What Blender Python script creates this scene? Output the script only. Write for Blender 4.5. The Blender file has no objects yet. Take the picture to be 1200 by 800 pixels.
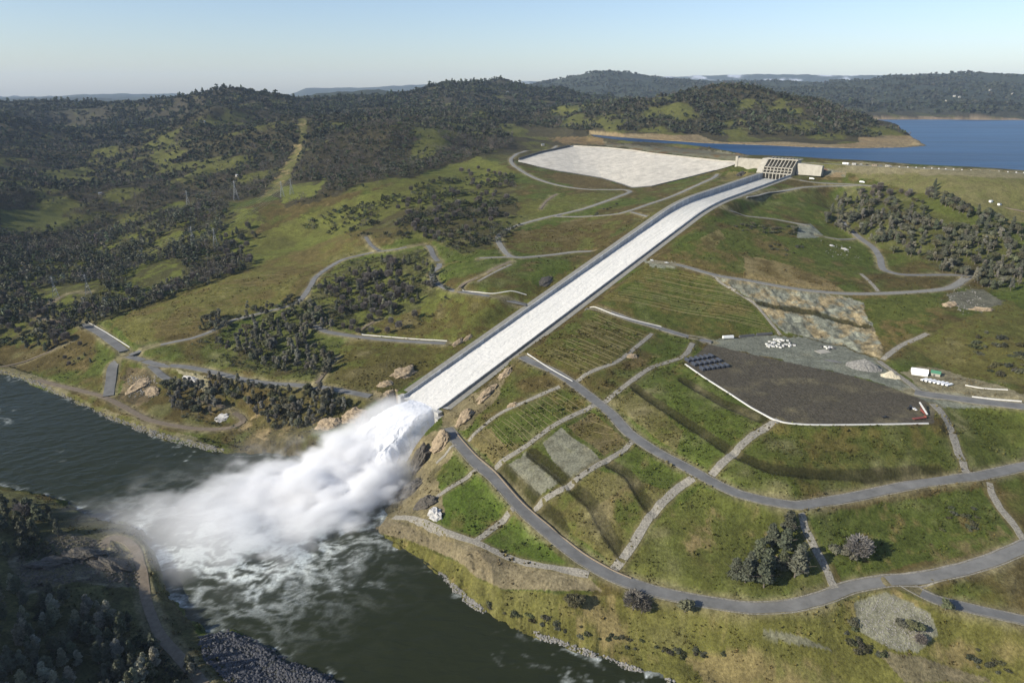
import bpy, bmesh, math, random
import numpy as np
from mathutils import Vector, Matrix

random.seed(7)
RNG = np.random.default_rng(7)
HAZE, EXPO, VB = 2.2e-5, 0.52, 6
SC = bpy.context.scene
COL = SC.collection

# ------------------------------------------------------------------ survey
# Camera model recovered from the photograph (24 mm equivalent, tilted 20 degrees
# down, 362 m above the river). ray()/proj() turn a photo bearing into a bearing
# in the world, so that traced outlines can be laid on the modelled terrain.
CAM_Z = 362.0
TILT = math.radians(20)
FOC = 800.0
CT, ST = math.cos(TILT), math.sin(TILT)


def ray(px, py):
    x = (np.asarray(px, float) - 600) / FOC
    y = (400 - np.asarray(py, float)) / FOC
    return x, CT + y * ST, -ST + y * CT


def at_height(px, py, z):
    x, y, d = ray(px, py)
    t = (CAM_Z - np.asarray(z, float)) / -d
    return x * t, y * t


def proj(X, Y, Z):
    Z = Z - CAM_Z
    d = np.maximum(Y * CT - Z * ST, 1.0)
    u = Y * ST + Z * CT
    return 600 + FOC * X / d, 400 - FOC * u / d


# ------------------------------------------------------------------ noise
def _hash(ix, iy, seed):
    h = (ix.astype(np.int64) * 374761393 + iy.astype(np.int64) * 668265263 + seed * 1442695041) & 0x7FFFFFFF
    h = ((h ^ (h >> 13)) * 1274126177) & 0x7FFFFFFF
    return ((h ^ (h >> 16)) & 0xFFFF) / 65535.0


def vnoise(x, y, seed=0):
    ix, iy = np.floor(x), np.floor(y)
    fx, fy = x - ix, y - iy
    fx = fx * fx * fx * (fx * (fx * 6 - 15) + 10)
    fy = fy * fy * fy * (fy * (fy * 6 - 15) + 10)
    a, b = _hash(ix, iy, seed), _hash(ix + 1, iy, seed)
    c, d = _hash(ix, iy + 1, seed), _hash(ix + 1, iy + 1, seed)
    return (a * (1 - fx) + b * fx) * (1 - fy) + (c * (1 - fx) + d * fx) * fy


def fbm(x, y, octs=4, seed=0, gain=0.5):
    s, a, n = 0.0, 1.0, 0.0
    for i in range(octs):
        s = s + a * vnoise(x * 2 ** i + 17.3 * i, y * 2 ** i - 9.1 * i, seed + i)
        n += a
        a *= gain
    return s / n                                   # 0..1, mean .5


def ridged(x, y, octs=4, seed=0):
    s, a, n = 0.0, 1.0, 0.0
    for i in range(octs):
        s = s + a * (1 - np.abs(2 * vnoise(x * 2 ** i + 3.7 * i, y * 2 ** i + 5.1 * i, seed + i) - 1))
        n += a
        a *= 0.5
    return s / n


def sstep(a, b, x):
    t = np.clip((x - a) / (b - a), 0, 1)
    return t * t * (3 - 2 * t)


# ------------------------------------------------------------------ spillway line
CH_E = np.array([-97.06, 674.71])                  # downstream end of the chute
CH_AZ, CH_L, CH_W = 0.7235, 932.6, 55.6
CH_D = np.array([math.sin(CH_AZ), math.cos(CH_AZ)])   # upstream
CH_R = np.array([CH_D[1], -CH_D[0]])                  # to the right, looking upstream
_s = np.linspace(-400, 1400, 1801)
_sl = np.where(_s < 0, 0.0, np.where(_s < 533.6, .2462, np.where(_s > 656.7, .0543, .2462 + (.0543 - .2462) * (_s - 533.6) / 123.1)))
_z = np.concatenate([[0], np.cumsum((_sl[1:] + _sl[:-1]) / 2)])
_z = _z - np.interp(0, _s, _z) + 48.22


def wall_top(s):
    return np.interp(s, _s, _z)


def wall_h(s):                                     # wall top above the water
    return np.interp(s, [0, 200, 600, 932], [4.2, 5.0, 8.5, 10.5])


def chute_st(X, Y):
    dx, dy = X - CH_E[0], Y - CH_E[1]
    return dx * CH_D[0] + dy * CH_D[1], dx * CH_R[0] + dy * CH_R[1]


def chute_xy(s, t):
    return CH_E[0] + CH_D[0] * s + CH_R[0] * t, CH_E[1] + CH_D[1] * s + CH_R[1] * t


# ------------------------------------------------------------------ terrain heights
LAKE_Z = 222.0
CTRL = '''
450 612 2;480 640 12;560 668 22;640 685 25;690 690 25;600 652 24;520 560 36;505 515 40;490 580 16;475 565 5
530 505 46;600 590 38;660 650 31;720 685 27;780 703 27;850 712 29;900 713 32;960 702 36;1000 687 40;1060 677 43;1120 665 47;1200 640 54
1097 702 41;1200 726 38;600 500 64;650 560 58;700 600 50;740 640 40;560 620 25;545 560 39;600 625 27
613 416 92;670 448 86;730 490 78;800 548 70;850 575 68;935 591 67;1050 573 69;1200 547 73
690 362 113;760 380 105;830 397 98;850 440 95;820 420 95.5;910 488 95;1000 490 95;1085 490 95;1000 450 95;940 410 95.5;1060 455 95.5;900 405 96
1090 462 96;1140 469 97;1200 475 99;1150 510 86;1190 530 77;960 540 80;850 520 82;780 490 84;1060 540 80;740 445 90;700 410 100;760 420 95
850 630 48;1000 630 52;1150 600 61;900 650 42;800 620 50;1100 640 50;780 600 56
1000 730 28;1050 770 18;1200 790 18;900 790 8;1000 800 8;1120 750 24;820 760 10;740 740 10;640 725 10;580 695 12
770 306 147;850 325 134;940 340 125;1040 343 122;1110 338 124;1137 322 128;760 340 125;800 345 120;860 370 108;900 390 97.5
940 392 97;990 406 97;1033 423 97;1000 370 110;1100 390 110;1056 405 102;1140 350 122;1200 370 120;1200 430 108;1120 430 98;1160 400 112
820 268 172;880 290 152;940 300 144;1000 310 133;1031 300 135;1002 276 146;985 252 158;950 270 157;910 257 168;867 252 175;834 248 182
900 230 190;950 222 197;1010 217 203;1000 240 181;911 207 209;960 201 215;1000 205 213;1035 222 198;970 210 207;1100 330 127
1060 270 161;1120 300 144;1200 320 137;1080 232 196;1130 255 180;1200 280 164;1200 250 186;1130 235 201;1200 218 219;1100 214 217;1090 255 178;1150 290 154
935 190 230;1000 193.5 230;1100 198 230;1200 203 230
800 236 181;760 258 168;850 214 200;880 205 205;720 287 150;690 310 136;650 338 118;600 375 97;560 405 80;500 447 54;440 457 47;470 440 56
742 220 181;770 218 186;808 208 199;845 199 212;862 193 222;705 209 184;680 204 188;655 200.5 193;634 196 198;606 189 205;640 178 216;675 171.5 224;712 174 224;746 177.5 224;808 185.5 224;846 189.5 224
653 170 224;616 177 213;600 187 204;604 197 198;640 217 181;690 222 179;731 224 179;700 235 172;687 246 164;636 257 154;602 267 147;585 280 141;600 300 134;690 294 138;650 275 145;660 230 173
740 250 170;800 225 187;834 210 203;700 262 156;640 250 159;575 302 134;545 335 118;616 347 111;570 345 112;540 340 111;512 328 112;508 302 124;498 286 130
400 304 106;434 296 115;371 324 94;351 353 78;304 367 64;250 387 52;202 401 44;145 413 33;94 377 42;118 391 38;131 430 22;127 465 8;175 492 6;219 501 6;270 502 7;283 490 11;240 470 17;190 440 26;219 430 32;290 445 39;337 450 43;400 458 46
368 381 66;400 392 63;450 398 66;521 401 72;480 370 82;520 370 88;450 340 93;400 365 76;330 400 56;290 410 46;380 430 51;450 430 60;430 410 63;350 425 48
250 345 74;170 375 55;280 312 86;430 275 128;350 300 96;200 350 62;130 345 56;103 345 55;65 345 50;20 330 42;0 380 26;40 410 12;70 430 9;0 364 30;44 370 36;34 423 6
150 300 58;60 290 45;120 262 55;30 262 68;200 270 95;252 285 92;225 285 88;350 270 112;300 256 124;330 242 140;270 240 128;220 248 108;400 230 165;480 202 190;540 187 199;440 245 152;500 240 160;560 225 170;480 275 140;540 270 146;560 205 183;380 262 125;560 290 137
580 178 203;620 168 215
100 215 90;200 215 100;100 180 128;200 160 180;50 150 185;300 180 172;400 175 208;450 200 172;350 140 270;450 130 290;560 130 285;650 142 250;600 162 226;660 160 226;250 200 128;30 200 105;200 130 270;100 130 265;300 150 225;400 150 245;500 150 262;540 170 215;520 160 240;250 130 290
'''
WCTRL = [  # world X, Y, Z where nothing is visible from the photo
    (60, 150, 15), (-200, 120, 40), (200, 120, 15), (420, 150, 12), (500, 330, 35), (640, 420, 66), (760, 700, 112), (1000, 850, 132), (1100, 1000, 180), (1250, 1000, 200),
    (-900, 700, 10), (-1000, 900, 30), (-1200, 1200, 120), (-1900, 2000, 220), (-2600, 3300, 300), (-600, 120, 60), (-900, 300, 60), (-1500, 600, 150),
]


def ctrl_points():
    P = []
    for ln in CTRL.strip().splitlines():
        for w in ln.split(';'):
            a, b, z = map(float, w.split())
            x, y = at_height(a, b, z)
            P.append((float(x), float(y), z))
    P += WCTRL
    # river bed and banks
    for a, b in ((0, 500), (100, 520), (200, 550), (300, 600), (250, 640), (350, 690), (450, 720), (560, 770), (400, 600), (300, 560), (480, 690), (700, 820)):
        x, y = at_height(a, b, -6)
        P.append((float(x), float(y), -6.0))
    # near bank in the lower left
    for a, b, z in ((40, 610, 12), (120, 640, 12), (160, 660, 10), (100, 700, 20), (0, 690, 30), (90, 790, 22), (200, 770, 12), (0, 790, 34), (270, 790, 6), (150, 720, 13), (0, 600, 12), (190, 740, 9)):
        x, y = at_height(a, b, z)
        P.append((float(x), float(y), z))
    # hills: bearing (as a photo column), photo row of the top, distance along the view axis
    for a, b, t in ((0, 121, 4200), (60, 122, 4300), (110, 121, 4300), (180, 119, 4000), (235, 112, 3900), (270, 107, 3800), (310, 113, 3800), (350, 118, 4000), (400, 119, 4200),
                    (-80, 121, 4200), (440, 106, 6500), (380, 113, 6000), (500, 116, 5200), (555, 97, 4900), (600, 101, 4900), (650, 108, 4800), (560, 122, 3600), (470, 126, 3500), (420, 134, 3100),
                    (700, 122, 2900), (760, 122, 2800), (820, 113, 2750), (870, 111, 2750), (920, 114, 2650), (960, 121, 2550), (1000, 134, 2450), (1045, 152, 2300), (640, 128, 3300), (690, 140, 2700),
                    (780, 140, 2450), (860, 140, 2400), (940, 145, 2300),
                    (640, 99, 8200), (680, 88, 8200), (708, 84, 8200), (745, 89, 8200), (790, 97, 8000), (850, 93, 9000), (880, 93, 9000), (930, 98, 8500), (990, 98, 8000), (1040, 92, 7600), (1090, 89, 7400), (1140, 88, 7200), (1200, 87, 7200), (1300, 90, 7200), (1420, 92, 7200),
                    (900, 115, 5600), (1000, 118, 5400), (1100, 116, 5200), (1200, 118, 5200), (1350, 118, 5200),
                    ):
        x, y, d = ray(a, b)
        P.append((float(x * t), float(y * t), float(CAM_Z + d * t)))
    for a, t, z in ((100, 5600, 230), (300, 5200, 240), (-80, 6000, 230), (500, 6200, 240), (440, 7600, 250), (650, 6200, 240), (760, 3600, 228), (860, 3400, 226), (960, 3200, 218), (800, 5500, 235),
                    (1000, 3900, 226), (1100, 3900, 226), (1200, 3900, 226), (1350, 3900, 228), (950, 3900, 226), (1200, 1500, 205), (1000, 1600, 200), (1150, 2600, 190), (1300, 2200, 190), (860, 1750, 214), (780, 2150, 216),
                    (0, 12000, 250), (300, 12000, 250), (600, 12000, 250), (900, 12000, 260), (1200, 12000, 260), (-200, 12000, 230), (1400, 12000, 260),
                    (0, 24000, 250), (600, 24000, 250), (1200, 24000, 250), (-300, 24000, 250), (1500, 24000, 250)):
        x = (a - 600) / FOC * t
        P.append((x, t * .98, z))
    return np.array(P)


def warp(X, Y):
    return np.stack([np.arctan2(X, np.maximum(Y, 1e-3) if np.isscalar(Y) else Y), np.log(np.hypot(X, Y))], -1)


class TPS:
    def __init__(s, P, lam=2e-4):
        s.c = warp(P[:, 0], P[:, 1])
        n = len(P)
        K = s.k(s.c, s.c) + lam * np.eye(n)
        A = np.concatenate([np.ones((n, 1)), s.c], 1)
        M = np.block([[K, A], [A.T, np.zeros((3, 3))]])
        s.w = np.linalg.solve(M, np.concatenate([P[:, 2], [0, 0, 0]]))

    @staticmethod
    def k(a, b):
        r2 = ((a[:, None] - b[None]) ** 2).sum(-1)
        return r2 * np.log(r2 + 1e-9) * .5

    def __call__(s, U):
        out = np.empty(len(U))
        for i in range(0, len(U), 20000):
            u = U[i:i + 20000]
            out[i:i + 20000] = s.k(u, s.c) @ s.w[:-3] + s.w[-3] + u @ s.w[-2:]
        return out


D2R = math.pi / 180
AZ = np.concatenate([np.arange(-100, -42, .8), np.arange(-42, 42, .088), np.arange(42, 76, .8)]) * D2R
_r = [170.0]
while _r[-1] < 25000:
    r = _r[-1]
    _r.append(r * (1.0105 if r < 400 else 1.0024 if r < 1750 else 1.0042 if r < 4500 else 1.011))
RR = np.array(_r)
NA, NR = len(AZ), len(RR)
GX = np.sin(AZ)[None, :] * RR[:, None]
GY = np.cos(AZ)[None, :] * RR[:, None]


def build_tps_grid():
    f = TPS(ctrl_points())
    ai, ri = np.unique(np.r_[0:NA:4, NA - 1]), np.unique(np.r_[0:NR:4, NR - 1])
    A, L = np.meshgrid(AZ[ai], np.log(RR[ri]))
    C = f(np.stack([A.ravel(), L.ravel()], -1)).reshape(A.shape)
    # bilinear upsample
    rows = np.empty((len(ri), NA))
    for i in range(len(ri)):
        rows[i] = np.interp(np.arange(NA), ai, C[i])
    out = np.empty((NR, NA))
    idx = np.searchsorted(ri, np.arange(NR), side='right') - 1
    idx = np.clip(idx, 0, len(ri) - 2)
    w = ((np.arange(NR) - ri[idx]) / (ri[idx + 1] - ri[idx]))[:, None]
    out = rows[idx] * (1 - w) + rows[idx + 1] * w
    for _ in range(2):                              # soften the facets of the upsampling
        out[1:-1] = (out[:-2] + 2 * out[1:-1] + out[2:]) / 4
        out[:, 1:-1] = (out[:, :-2] + 2 * out[:, 1:-1] + out[:, 2:]) / 4
    return out


def in_poly(px, py, poly):
    poly = np.asarray(poly, float)
    res = np.zeros(px.shape, bool)
    m = (px >= poly[:, 0].min()) & (px <= poly[:, 0].max()) & (py >= poly[:, 1].min()) & (py <= poly[:, 1].max())
    if not m.any():
        return res
    x, y = px[m], py[m]
    c = np.zeros(x.shape, bool)
    j = len(poly) - 1
    for i in range(len(poly)):
        xi, yi = poly[i]
        xj, yj = poly[j]
        if yi != yj:
            c ^= ((yi > y) != (yj > y)) & (x < (xj - xi) * (y - yi) / (yj - yi) + xi)
        j = i
    res[m] = c
    return res


def poly_dist(x, y, P, closed=True, maxd=60.0):
    """distance to a polyline, nearest arc parameter (index + fraction); maxd where farther"""
    P = np.asarray(P, float)
    d = np.full(x.shape, maxd)
    par = np.zeros(x.shape)
    n = len(P) if closed else len(P) - 1
    # sort once into boxes
    for i in range(n):
        a, b = P[i], P[(i + 1) % len(P)]
        m = (x > min(a[0], b[0]) - maxd) & (x < max(a[0], b[0]) + maxd) & (y > min(a[1], b[1]) - maxd) & (y < max(a[1], b[1]) + maxd)
        if not m.any():
            continue
        xs, ys = x[m], y[m]
        v = b - a
        t = np.clip(((xs - a[0]) * v[0] + (ys - a[1]) * v[1]) / max(v @ v, 1e-9), 0, 1)
        q = np.hypot(xs - a[0] - t * v[0], ys - a[1] - t * v[1])
        better = q < d[m]
        ix = np.flatnonzero(m)[better] if m.ndim == 1 else None
        d.flat[ix] = q[better]
        par.flat[ix] = i + t[better]
    return d, par


RIVER_PX = [(-220, 385), (-120, 405), (0, 437), (40, 449), (90, 470), (130, 490), (180, 510), (230, 526), (270, 532), (310, 530), (380, 540), (430, 556), (455, 580), (452, 603), (440, 624),
            (480, 648), (500, 660), (520, 677), (545, 702), (563, 716), (600, 735), (630, 744), (660, 757), (690, 763), (720, 775), (790, 800), (860, 835), (1000, 900), (1000, 1100), (500, 1100), (430, 860),
            (398, 797), (371, 786), (337, 773), (304, 753), (270, 739), (240, 743), (216, 719), (192, 692), (186, 672), (174, 631), (162, 618), (111, 606), (67, 585), (0, 570), (-120, 545), (-220, 530)]
LAKE_PX = [(690, 157.3), (740, 162), (824, 168), (900, 170.5), (940, 172.5), (1000, 174), (1060, 173), (1087, 171), (1060, 158), (1040, 151), (1027, 142.5), (1005, 140.6), (1004, 140.2), (1100, 140.2), (1200, 141), (1350, 142.5), (1500, 150),
           (1500, 214), (1330, 209), (1200, 202.3), (1100, 197.0), (1000, 191.5), (940, 188), (900, 187), (868, 186), (880, 182.5), (860, 178.5), (833, 173.5), (800, 169.5), (740, 166.2), (700, 161)]


def world_poly(P, z):
    x, y = at_height([p[0] for p in P], [p[1] for p in P], z)
    return np.stack([x, y], 1)


RIVER = world_poly(RIVER_PX, 0)
LAKE = world_poly(LAKE_PX, LAKE_Z)

GZ = build_tps_grid()
_ft = GY * CT + 100                                # rough depth
# relief: folded hills away from the engineered ground
_pxg, _pyg = proj(GX, GY, GZ)
far_w = sstep(1500, 2300, np.hypot(GX, GY)) * (1 - .55 * sstep(640, 760, _pxg) * sstep(3500, 1800, np.hypot(GX, GY)))
rel = (ridged(GX / 760, GY / 760, 4, 5) - .64) * 115 + (fbm(GX / 180, GY / 180, 3, 9) - .5) * 26
rel *= np.interp(np.hypot(GX, GY), [0, 3000, 6000, 9000], [1, 1, 1.0, 1.2])
GZ += far_w * rel * np.where(np.hypot(GX, GY) > 3300, .85, 1)
mid_w = sstep(620, 420, _pxg) * sstep(900, 1300, np.hypot(GX, GY))
GZ += mid_w * (ridged(GX / 260, GY / 260, 3, 21) - .6) * 16 * (1 - far_w)
GZ += (fbm(GX / 42, GY / 42, 3, 3) - .5) * (1.0 + 2.0 * sstep(560, 420, _pxg) + 2.2 * sstep(690, 730, proj(GX, GY, GZ)[1])) * sstep(2500, 900, np.hypot(GX, GY))
# steep bank and slope ruggedness on the river side
# very distant ranges on the skyline
R_ = np.hypot(GX, GY)
AZD = AZ / D2R
sky_r = np.interp(AZD, [-60, -38, -34, -31, -25, -22, -17, -15.8, -12, -8, -5, 0, 4, 13, 20, 24, 30, 40, 60], [-8, -8, -4, -1.5, -1.2, -3, -2, 5, 6, 9, 11, 12.5, 13.5, 18.5, 20, 18, 19, 17, 10])
rng_h = 112 + 23.2 * (sky_r + (fbm(AZD / 1.3, AZD * 0, 4, 31) - .5) * 3)
GZ = np.maximum(GZ, 250 + (rng_h * 1.0)[None, :] * np.exp(-((R_ - 21000) / 2600) ** 2) - (R_ < 15000) * 1e3)
# shade-casting ridge just outside the photo, beyond the lower left corner
for hx, hy, hh, sx in ((-560, 215, 80, 110), (-690, 320, 88, 120), (-470, 120, 56, 100), (-860, 420, 94, 130)):
    GZ += hh * np.exp(-(((GX - hx) ** 2 + (GY - hy) ** 2) / (2 * sx * sx))) * sstep(-93, -200, GX + .705 * GY)


def shore(poly, z0, inside_slope, out_slope, out_max, maxd, only):
    m = only & (GX > poly[:, 0].min() - maxd) & (GX < poly[:, 0].max() + maxd) & (GY > poly[:, 1].min() - maxd) & (GY < poly[:, 1].max() + maxd)
    x, y = GX[m], GY[m]
    wob = (fbm(x / 9, y / 9, 3, 44) - .5) * min(maxd * .16, 7)
    d, _ = poly_dist(x, y, poly, True, maxd)
    ins = in_poly(x, y, poly)
    sd = np.where(ins, -d, d) + wob
    z = GZ[m]
    z = np.where(sd < 0, np.minimum(z, z0 + np.maximum(sd * inside_slope, -8)), np.where(d < maxd * .97, np.maximum(z, z0 + np.minimum(sd * out_slope, out_max) - np.maximum(sd - 14, 0) * .8), z))
    cap = (sd > 0) & (d < maxd * .75)
    z = np.where(cap, np.minimum(z, z0 + .3 + sd + (np.maximum(sd, 0) / 18) ** 4), z)
    GZ[m] = z


shore(RIVER, 0.0, .3, .5, 3.0, 60, np.hypot(GX, GY) < 1500)
shore(LAKE, LAKE_Z, .2, .22, 7.0, 60, np.hypot(GX, GY) < 9000)
# dam crest: a level ridge along the near lake shore
DAM_PX = [(905, 190), (935, 190.3), (1000, 193.6), (1100, 198.4), (1200, 203.3), (1330, 210), (1480, 217)]
DAM = world_poly(DAM_PX, 230)
m = (np.hypot(GX, GY) < 2400) & (GX > 300) & (GY > 700)
d, par = poly_dist(GX[m], GY[m], DAM, False, 240)
GZ[m] = np.where(d < 240, np.where(d < 7, 230, np.maximum(GZ[m], 230 - np.maximum(d - 7, 0) * .42 + (fbm(GX[m] / 40, GY[m] / 40, 3, 2) - .5) * 2)), GZ[m])
_inl = in_poly(GX[m], GY[m], LAKE)
GZ[m] = np.where(_inl & (d > 16), np.minimum(GZ[m], LAKE_Z - 1), GZ[m])


def bil(Z, X, Y):
    X, Y = np.asarray(X, float), np.asarray(Y, float)
    a = np.interp(np.arctan2(X, Y), AZ, np.arange(NA))
    r = np.interp(np.hypot(X, Y), RR, np.arange(NR))
    i, j = np.clip(r.astype(int), 0, NR - 2), np.clip(a.astype(int), 0, NA - 2)
    u, v = r - i, a - j
    return (Z[i, j] * (1 - u) + Z[i + 1, j] * u) * (1 - v) + (Z[i, j + 1] * (1 - u) + Z[i + 1, j + 1] * u) * v


def hgt(X, Y):
    return bil(GZ, X, Y)


def ground(px, py):
    """where the line of sight of a photo point meets the modelled terrain -> X, Y, Z arrays"""
    px, py = np.atleast_1d(np.asarray(px, float)), np.atleast_1d(np.asarray(py, float))
    x, y, d = ray(px, py)
    k = np.geomspace(260, 14000, 420)
    T = np.broadcast_to(k[None, :], (len(px), len(k)))
    h = hgt(x[:, None] * T, y[:, None] * T)
    h = np.maximum(h, -0.5)
    below = CAM_Z + d[:, None] * T < h
    i = np.argmax(below, 1)
    i = np.where(below.any(1), i, len(k) - 1)
    lo, hi = k[np.maximum(i - 1, 0)], k[i]
    for _ in range(18):
        mid = (lo + hi) / 2
        b = CAM_Z + d * mid < np.maximum(hgt(x * mid, y * mid), -0.5)
        hi = np.where(b, mid, hi)
        lo = np.where(b, lo, mid)
    return x * hi, y * hi, hgt(x * hi, y * hi)


def gpoints(P):
    x, y, z = ground([p[0] for p in P], [p[1] for p in P])
    return np.stack([x, y, z], 1)


def resample(P, step):
    P = np.asarray(P, float)[:, :2]
    out = []
    n = len(P)
    for i in range(n - 1):
        p0, p1, p2, p3 = P[max(i - 1, 0)], P[i], P[i + 1], P[min(i + 2, n - 1)]
        L = np.hypot(*(p2 - p1))
        k = max(int(L / step), 1)
        # centripetal-like: scale tangents by the local segment length
        m1 = (p2 - p0) / max(np.hypot(*(p2 - p0)), 1e-6) * L
        m2 = (p3 - p1) / max(np.hypot(*(p3 - p1)), 1e-6) * L
        for t in np.arange(k) / k:
            out.append((2 * t ** 3 - 3 * t * t + 1) * p1 + (t ** 3 - 2 * t * t + t) * m1 * .8 + (-2 * t ** 3 + 3 * t * t) * p2 + (t ** 3 - t * t) * m2 * .8)
    out.append(P[-1])
    return np.array(out)


def smooth1(z, n):
    k = np.ones(n) / n
    zp = np.pad(z, n // 2, mode='edge')
    return np.convolve(zp, k, 'valid')[:len(z)]
# ------------------------------------------------------------------ roads, tracks and drains (photo traces)
ROADS = [  # kind, width, photo polyline
    ('road', 9.5, [(612, 418), (623, 424), (650, 435), (670, 448.5), (697, 469), (717, 485.6), (737.5, 507.6), (764.6, 526), (800, 546), (830, 561), (861, 577), (898, 588), (935, 591.4), (975, 586.7), (1036, 574.6), (1104, 562), (1151, 557), (1200, 547), (1270, 532)]),
    ('road', 10, [(524, 501), (535, 516), (558.6, 543), (579, 559), (609, 594), (643, 624), (680, 653), (717, 675), (764.6, 692), (800, 700), (834, 707), (884, 712), (928, 710), (969, 699), (996, 687), (1036, 681), (1087, 675), (1137, 665), (1171, 653), (1200, 640), (1270, 612)]),
    ('road', 8, [(1058, 682), (1070, 689), (1097, 702), (1137, 714), (1200, 726), (1270, 742)]),
    ('road', 8, [(686, 360), (704, 362), (737, 374), (771, 384), (800, 393), (834, 399)]),
    ('road', 12, [(1072, 459), (1090, 462), (1137, 469), (1200, 476), (1270, 485)]),
    ('gravel_road', 9, [(762, 306), (780, 308), (800, 311), (834, 322), (884, 330), (935, 339), (986, 344), (1036, 344), (1087, 341), (1114, 337), (1137, 322)]),
    ('road', 9, [(1134, 323), (1117, 322), (1056, 322), (1036, 316), (1031, 302), (1023, 290), (1003, 276), (989, 263), (984, 249)]),
    ('gravel_road', 7, [(834, 249), (867, 252.4), (911, 257.5), (945, 265)]),
    ('gravel_road', 6, [(957, 275), (982, 281), (1003, 280)]),
    ('gravel_road', 10, [(844, 243), (867, 242), (881, 239), (901, 229), (928, 222), (969, 218.6), (1009, 217), (1033, 218)]),
    ('gravel_road', 10, [(905, 208), (942, 212), (989, 215), (1016, 217)]),
    ('road', 8, [(152, 417), (169, 408), (202, 401), (229, 395.5), (250, 387), (270, 376), (304, 367.5), (337, 359), (351, 352), (364, 335), (371, 323.6), (400, 305), (434, 296.5), (467, 292), (498, 286), (508, 300), (515, 311), (506, 321), (512, 332), (535, 342), (569, 346.5), (617, 349)]),
    ('road', 6, [(444, 294), (434, 286), (427, 275)]),
    ('road', 12, [(96, 379), (118, 391), (145, 411)]),
    ('road', 12, [(150, 414), (134, 427), (130, 445), (127, 465)]),
    ('road', 10, [(150, 417), (186, 427), (219, 430), (253, 436.7), (290, 445), (337, 450), (371, 453.6), (400, 457), (434, 465)]),
    ('road', 9, [(175, 427), (189, 440), (204, 449)]),
    ('dirt_track', 7, [(44, 445), (84, 455), (118, 465), (142, 475), (175, 492), (219, 501), (270, 502.5), (285, 492), (267, 479), (236, 469)]),
    ('dirt_track', 5, [(-60, 360), (0, 364), (20, 366), (44, 372), (94, 378)]),
    ('dirt_track', 4.5, [(44, 366), (77, 345), (105, 342)]),
    ('dirt_track', 4, [(0, 430), (34, 423), (67, 408), (88, 396)]),
    ('dirt_track', 7, [(122, 640), (128, 631), (146, 634), (159, 645), (167, 672), (172, 705), (189, 746), (216, 776), (240, 803)]),
    ('road', 9, [(368, 381), (381, 388.5), (400, 392), (450, 398), (501, 401.5), (522, 401.5)]),
    ('dirt_track', 4, [(395, 418), (383, 433), (371, 450)]),
    ('gravel_road', 8.5, [(694, 293.5), (670, 296), (636, 300), (602, 301.5), (588, 290), (584, 277), (602, 266), (636, 256), (687, 244), (721, 232), (738, 225), (731, 222.5), (687, 222), (653, 217), (619, 205), (602, 194), (599, 186), (616, 177), (653, 170.5)]),
    ('gravel_road', 6, [(602, 301.5), (562, 303)]),
    ('dirt_track', 4.5, [(599, 306), (569, 320), (545, 332), (538, 340)]),
    ('gravel_road', 7, [(650, 254), (687, 254), (731, 249), (768, 237), (800, 225), (834, 209.5), (841, 204)]),
    ('gravel_road', 6, [(740, 248.5), (760, 254.5)]),
    ('dirt_track', 4, [(424, 388), (436, 378), (446, 372)]),
    ('dirt_track', 4, [(653, 227), (640, 236), (633, 246)]),
]
DRAINS = [  # rock-lined drains and gravel strips
    (4.5, [(675, 446), (694, 435), (721, 425), (744, 408), (764, 391)]),
    (4.5, [(549, 514), (582, 487), (619, 469), (656, 453.6)]),
    (5.5, [(580, 545), (616, 523), (653, 496), (690, 479), (710, 469), (737, 448.5), (765, 430), (800, 418), (812, 402)]),
    (5.0, [(626, 592), (663, 570.5), (697, 547), (727, 530), (741, 519)]),
    (7.0, [(719, 665), (737, 645), (758, 611), (781, 584), (800, 568), (813, 563)]),
    (7.0, [(834, 554), (861, 529.5), (884, 509), (913, 494)]),
    (6.5, [(1134, 550), (1124, 533), (1114, 502.5), (1094, 473)]),
    (5.5, [(938, 606), (948, 628), (962, 655), (979, 687)]),
    (5.5, [(1158, 569), (1171, 594), (1185, 611), (1200, 630)]),
    (5.5, [(557, 634), (582, 616), (604, 599)]),
    (4.0, [(511, 583), (533, 568), (560, 552)]),
    (3.5, [(511, 543), (535, 523)]),
    (6.0, [(1035, 420), (1056, 405), (1087, 391)]),
    (5.0, [(461, 606), (508, 619), (555, 634.6), (589, 650), (636, 663), (690, 675)]),
    (3.0, [(824, 318), (852, 336), (884, 356), (915, 391)]),
    (4.5, [(1009, 321), (1020, 331), (1029, 341)]),
    (5.0, [(1030, 421), (1056, 442), (1078, 458)]),
    (3.5, [(599, 310), (560, 330)]),
]
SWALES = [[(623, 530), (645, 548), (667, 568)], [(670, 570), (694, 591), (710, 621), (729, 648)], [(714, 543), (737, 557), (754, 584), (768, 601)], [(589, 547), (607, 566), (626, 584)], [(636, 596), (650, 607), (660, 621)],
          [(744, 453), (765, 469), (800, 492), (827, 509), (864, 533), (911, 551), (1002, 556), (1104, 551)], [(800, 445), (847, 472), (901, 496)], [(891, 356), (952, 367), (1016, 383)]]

road_defs = []
for kind, w, P in ROADS:
    C = resample(gpoints(P), 4.0)
    road_defs.append((kind, w, C))
drain_defs = [(w, resample(gpoints(P), 3.0)) for w, P in DRAINS]
swale_defs = [resample(gpoints(P), 5.0) for P in SWALES]


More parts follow.
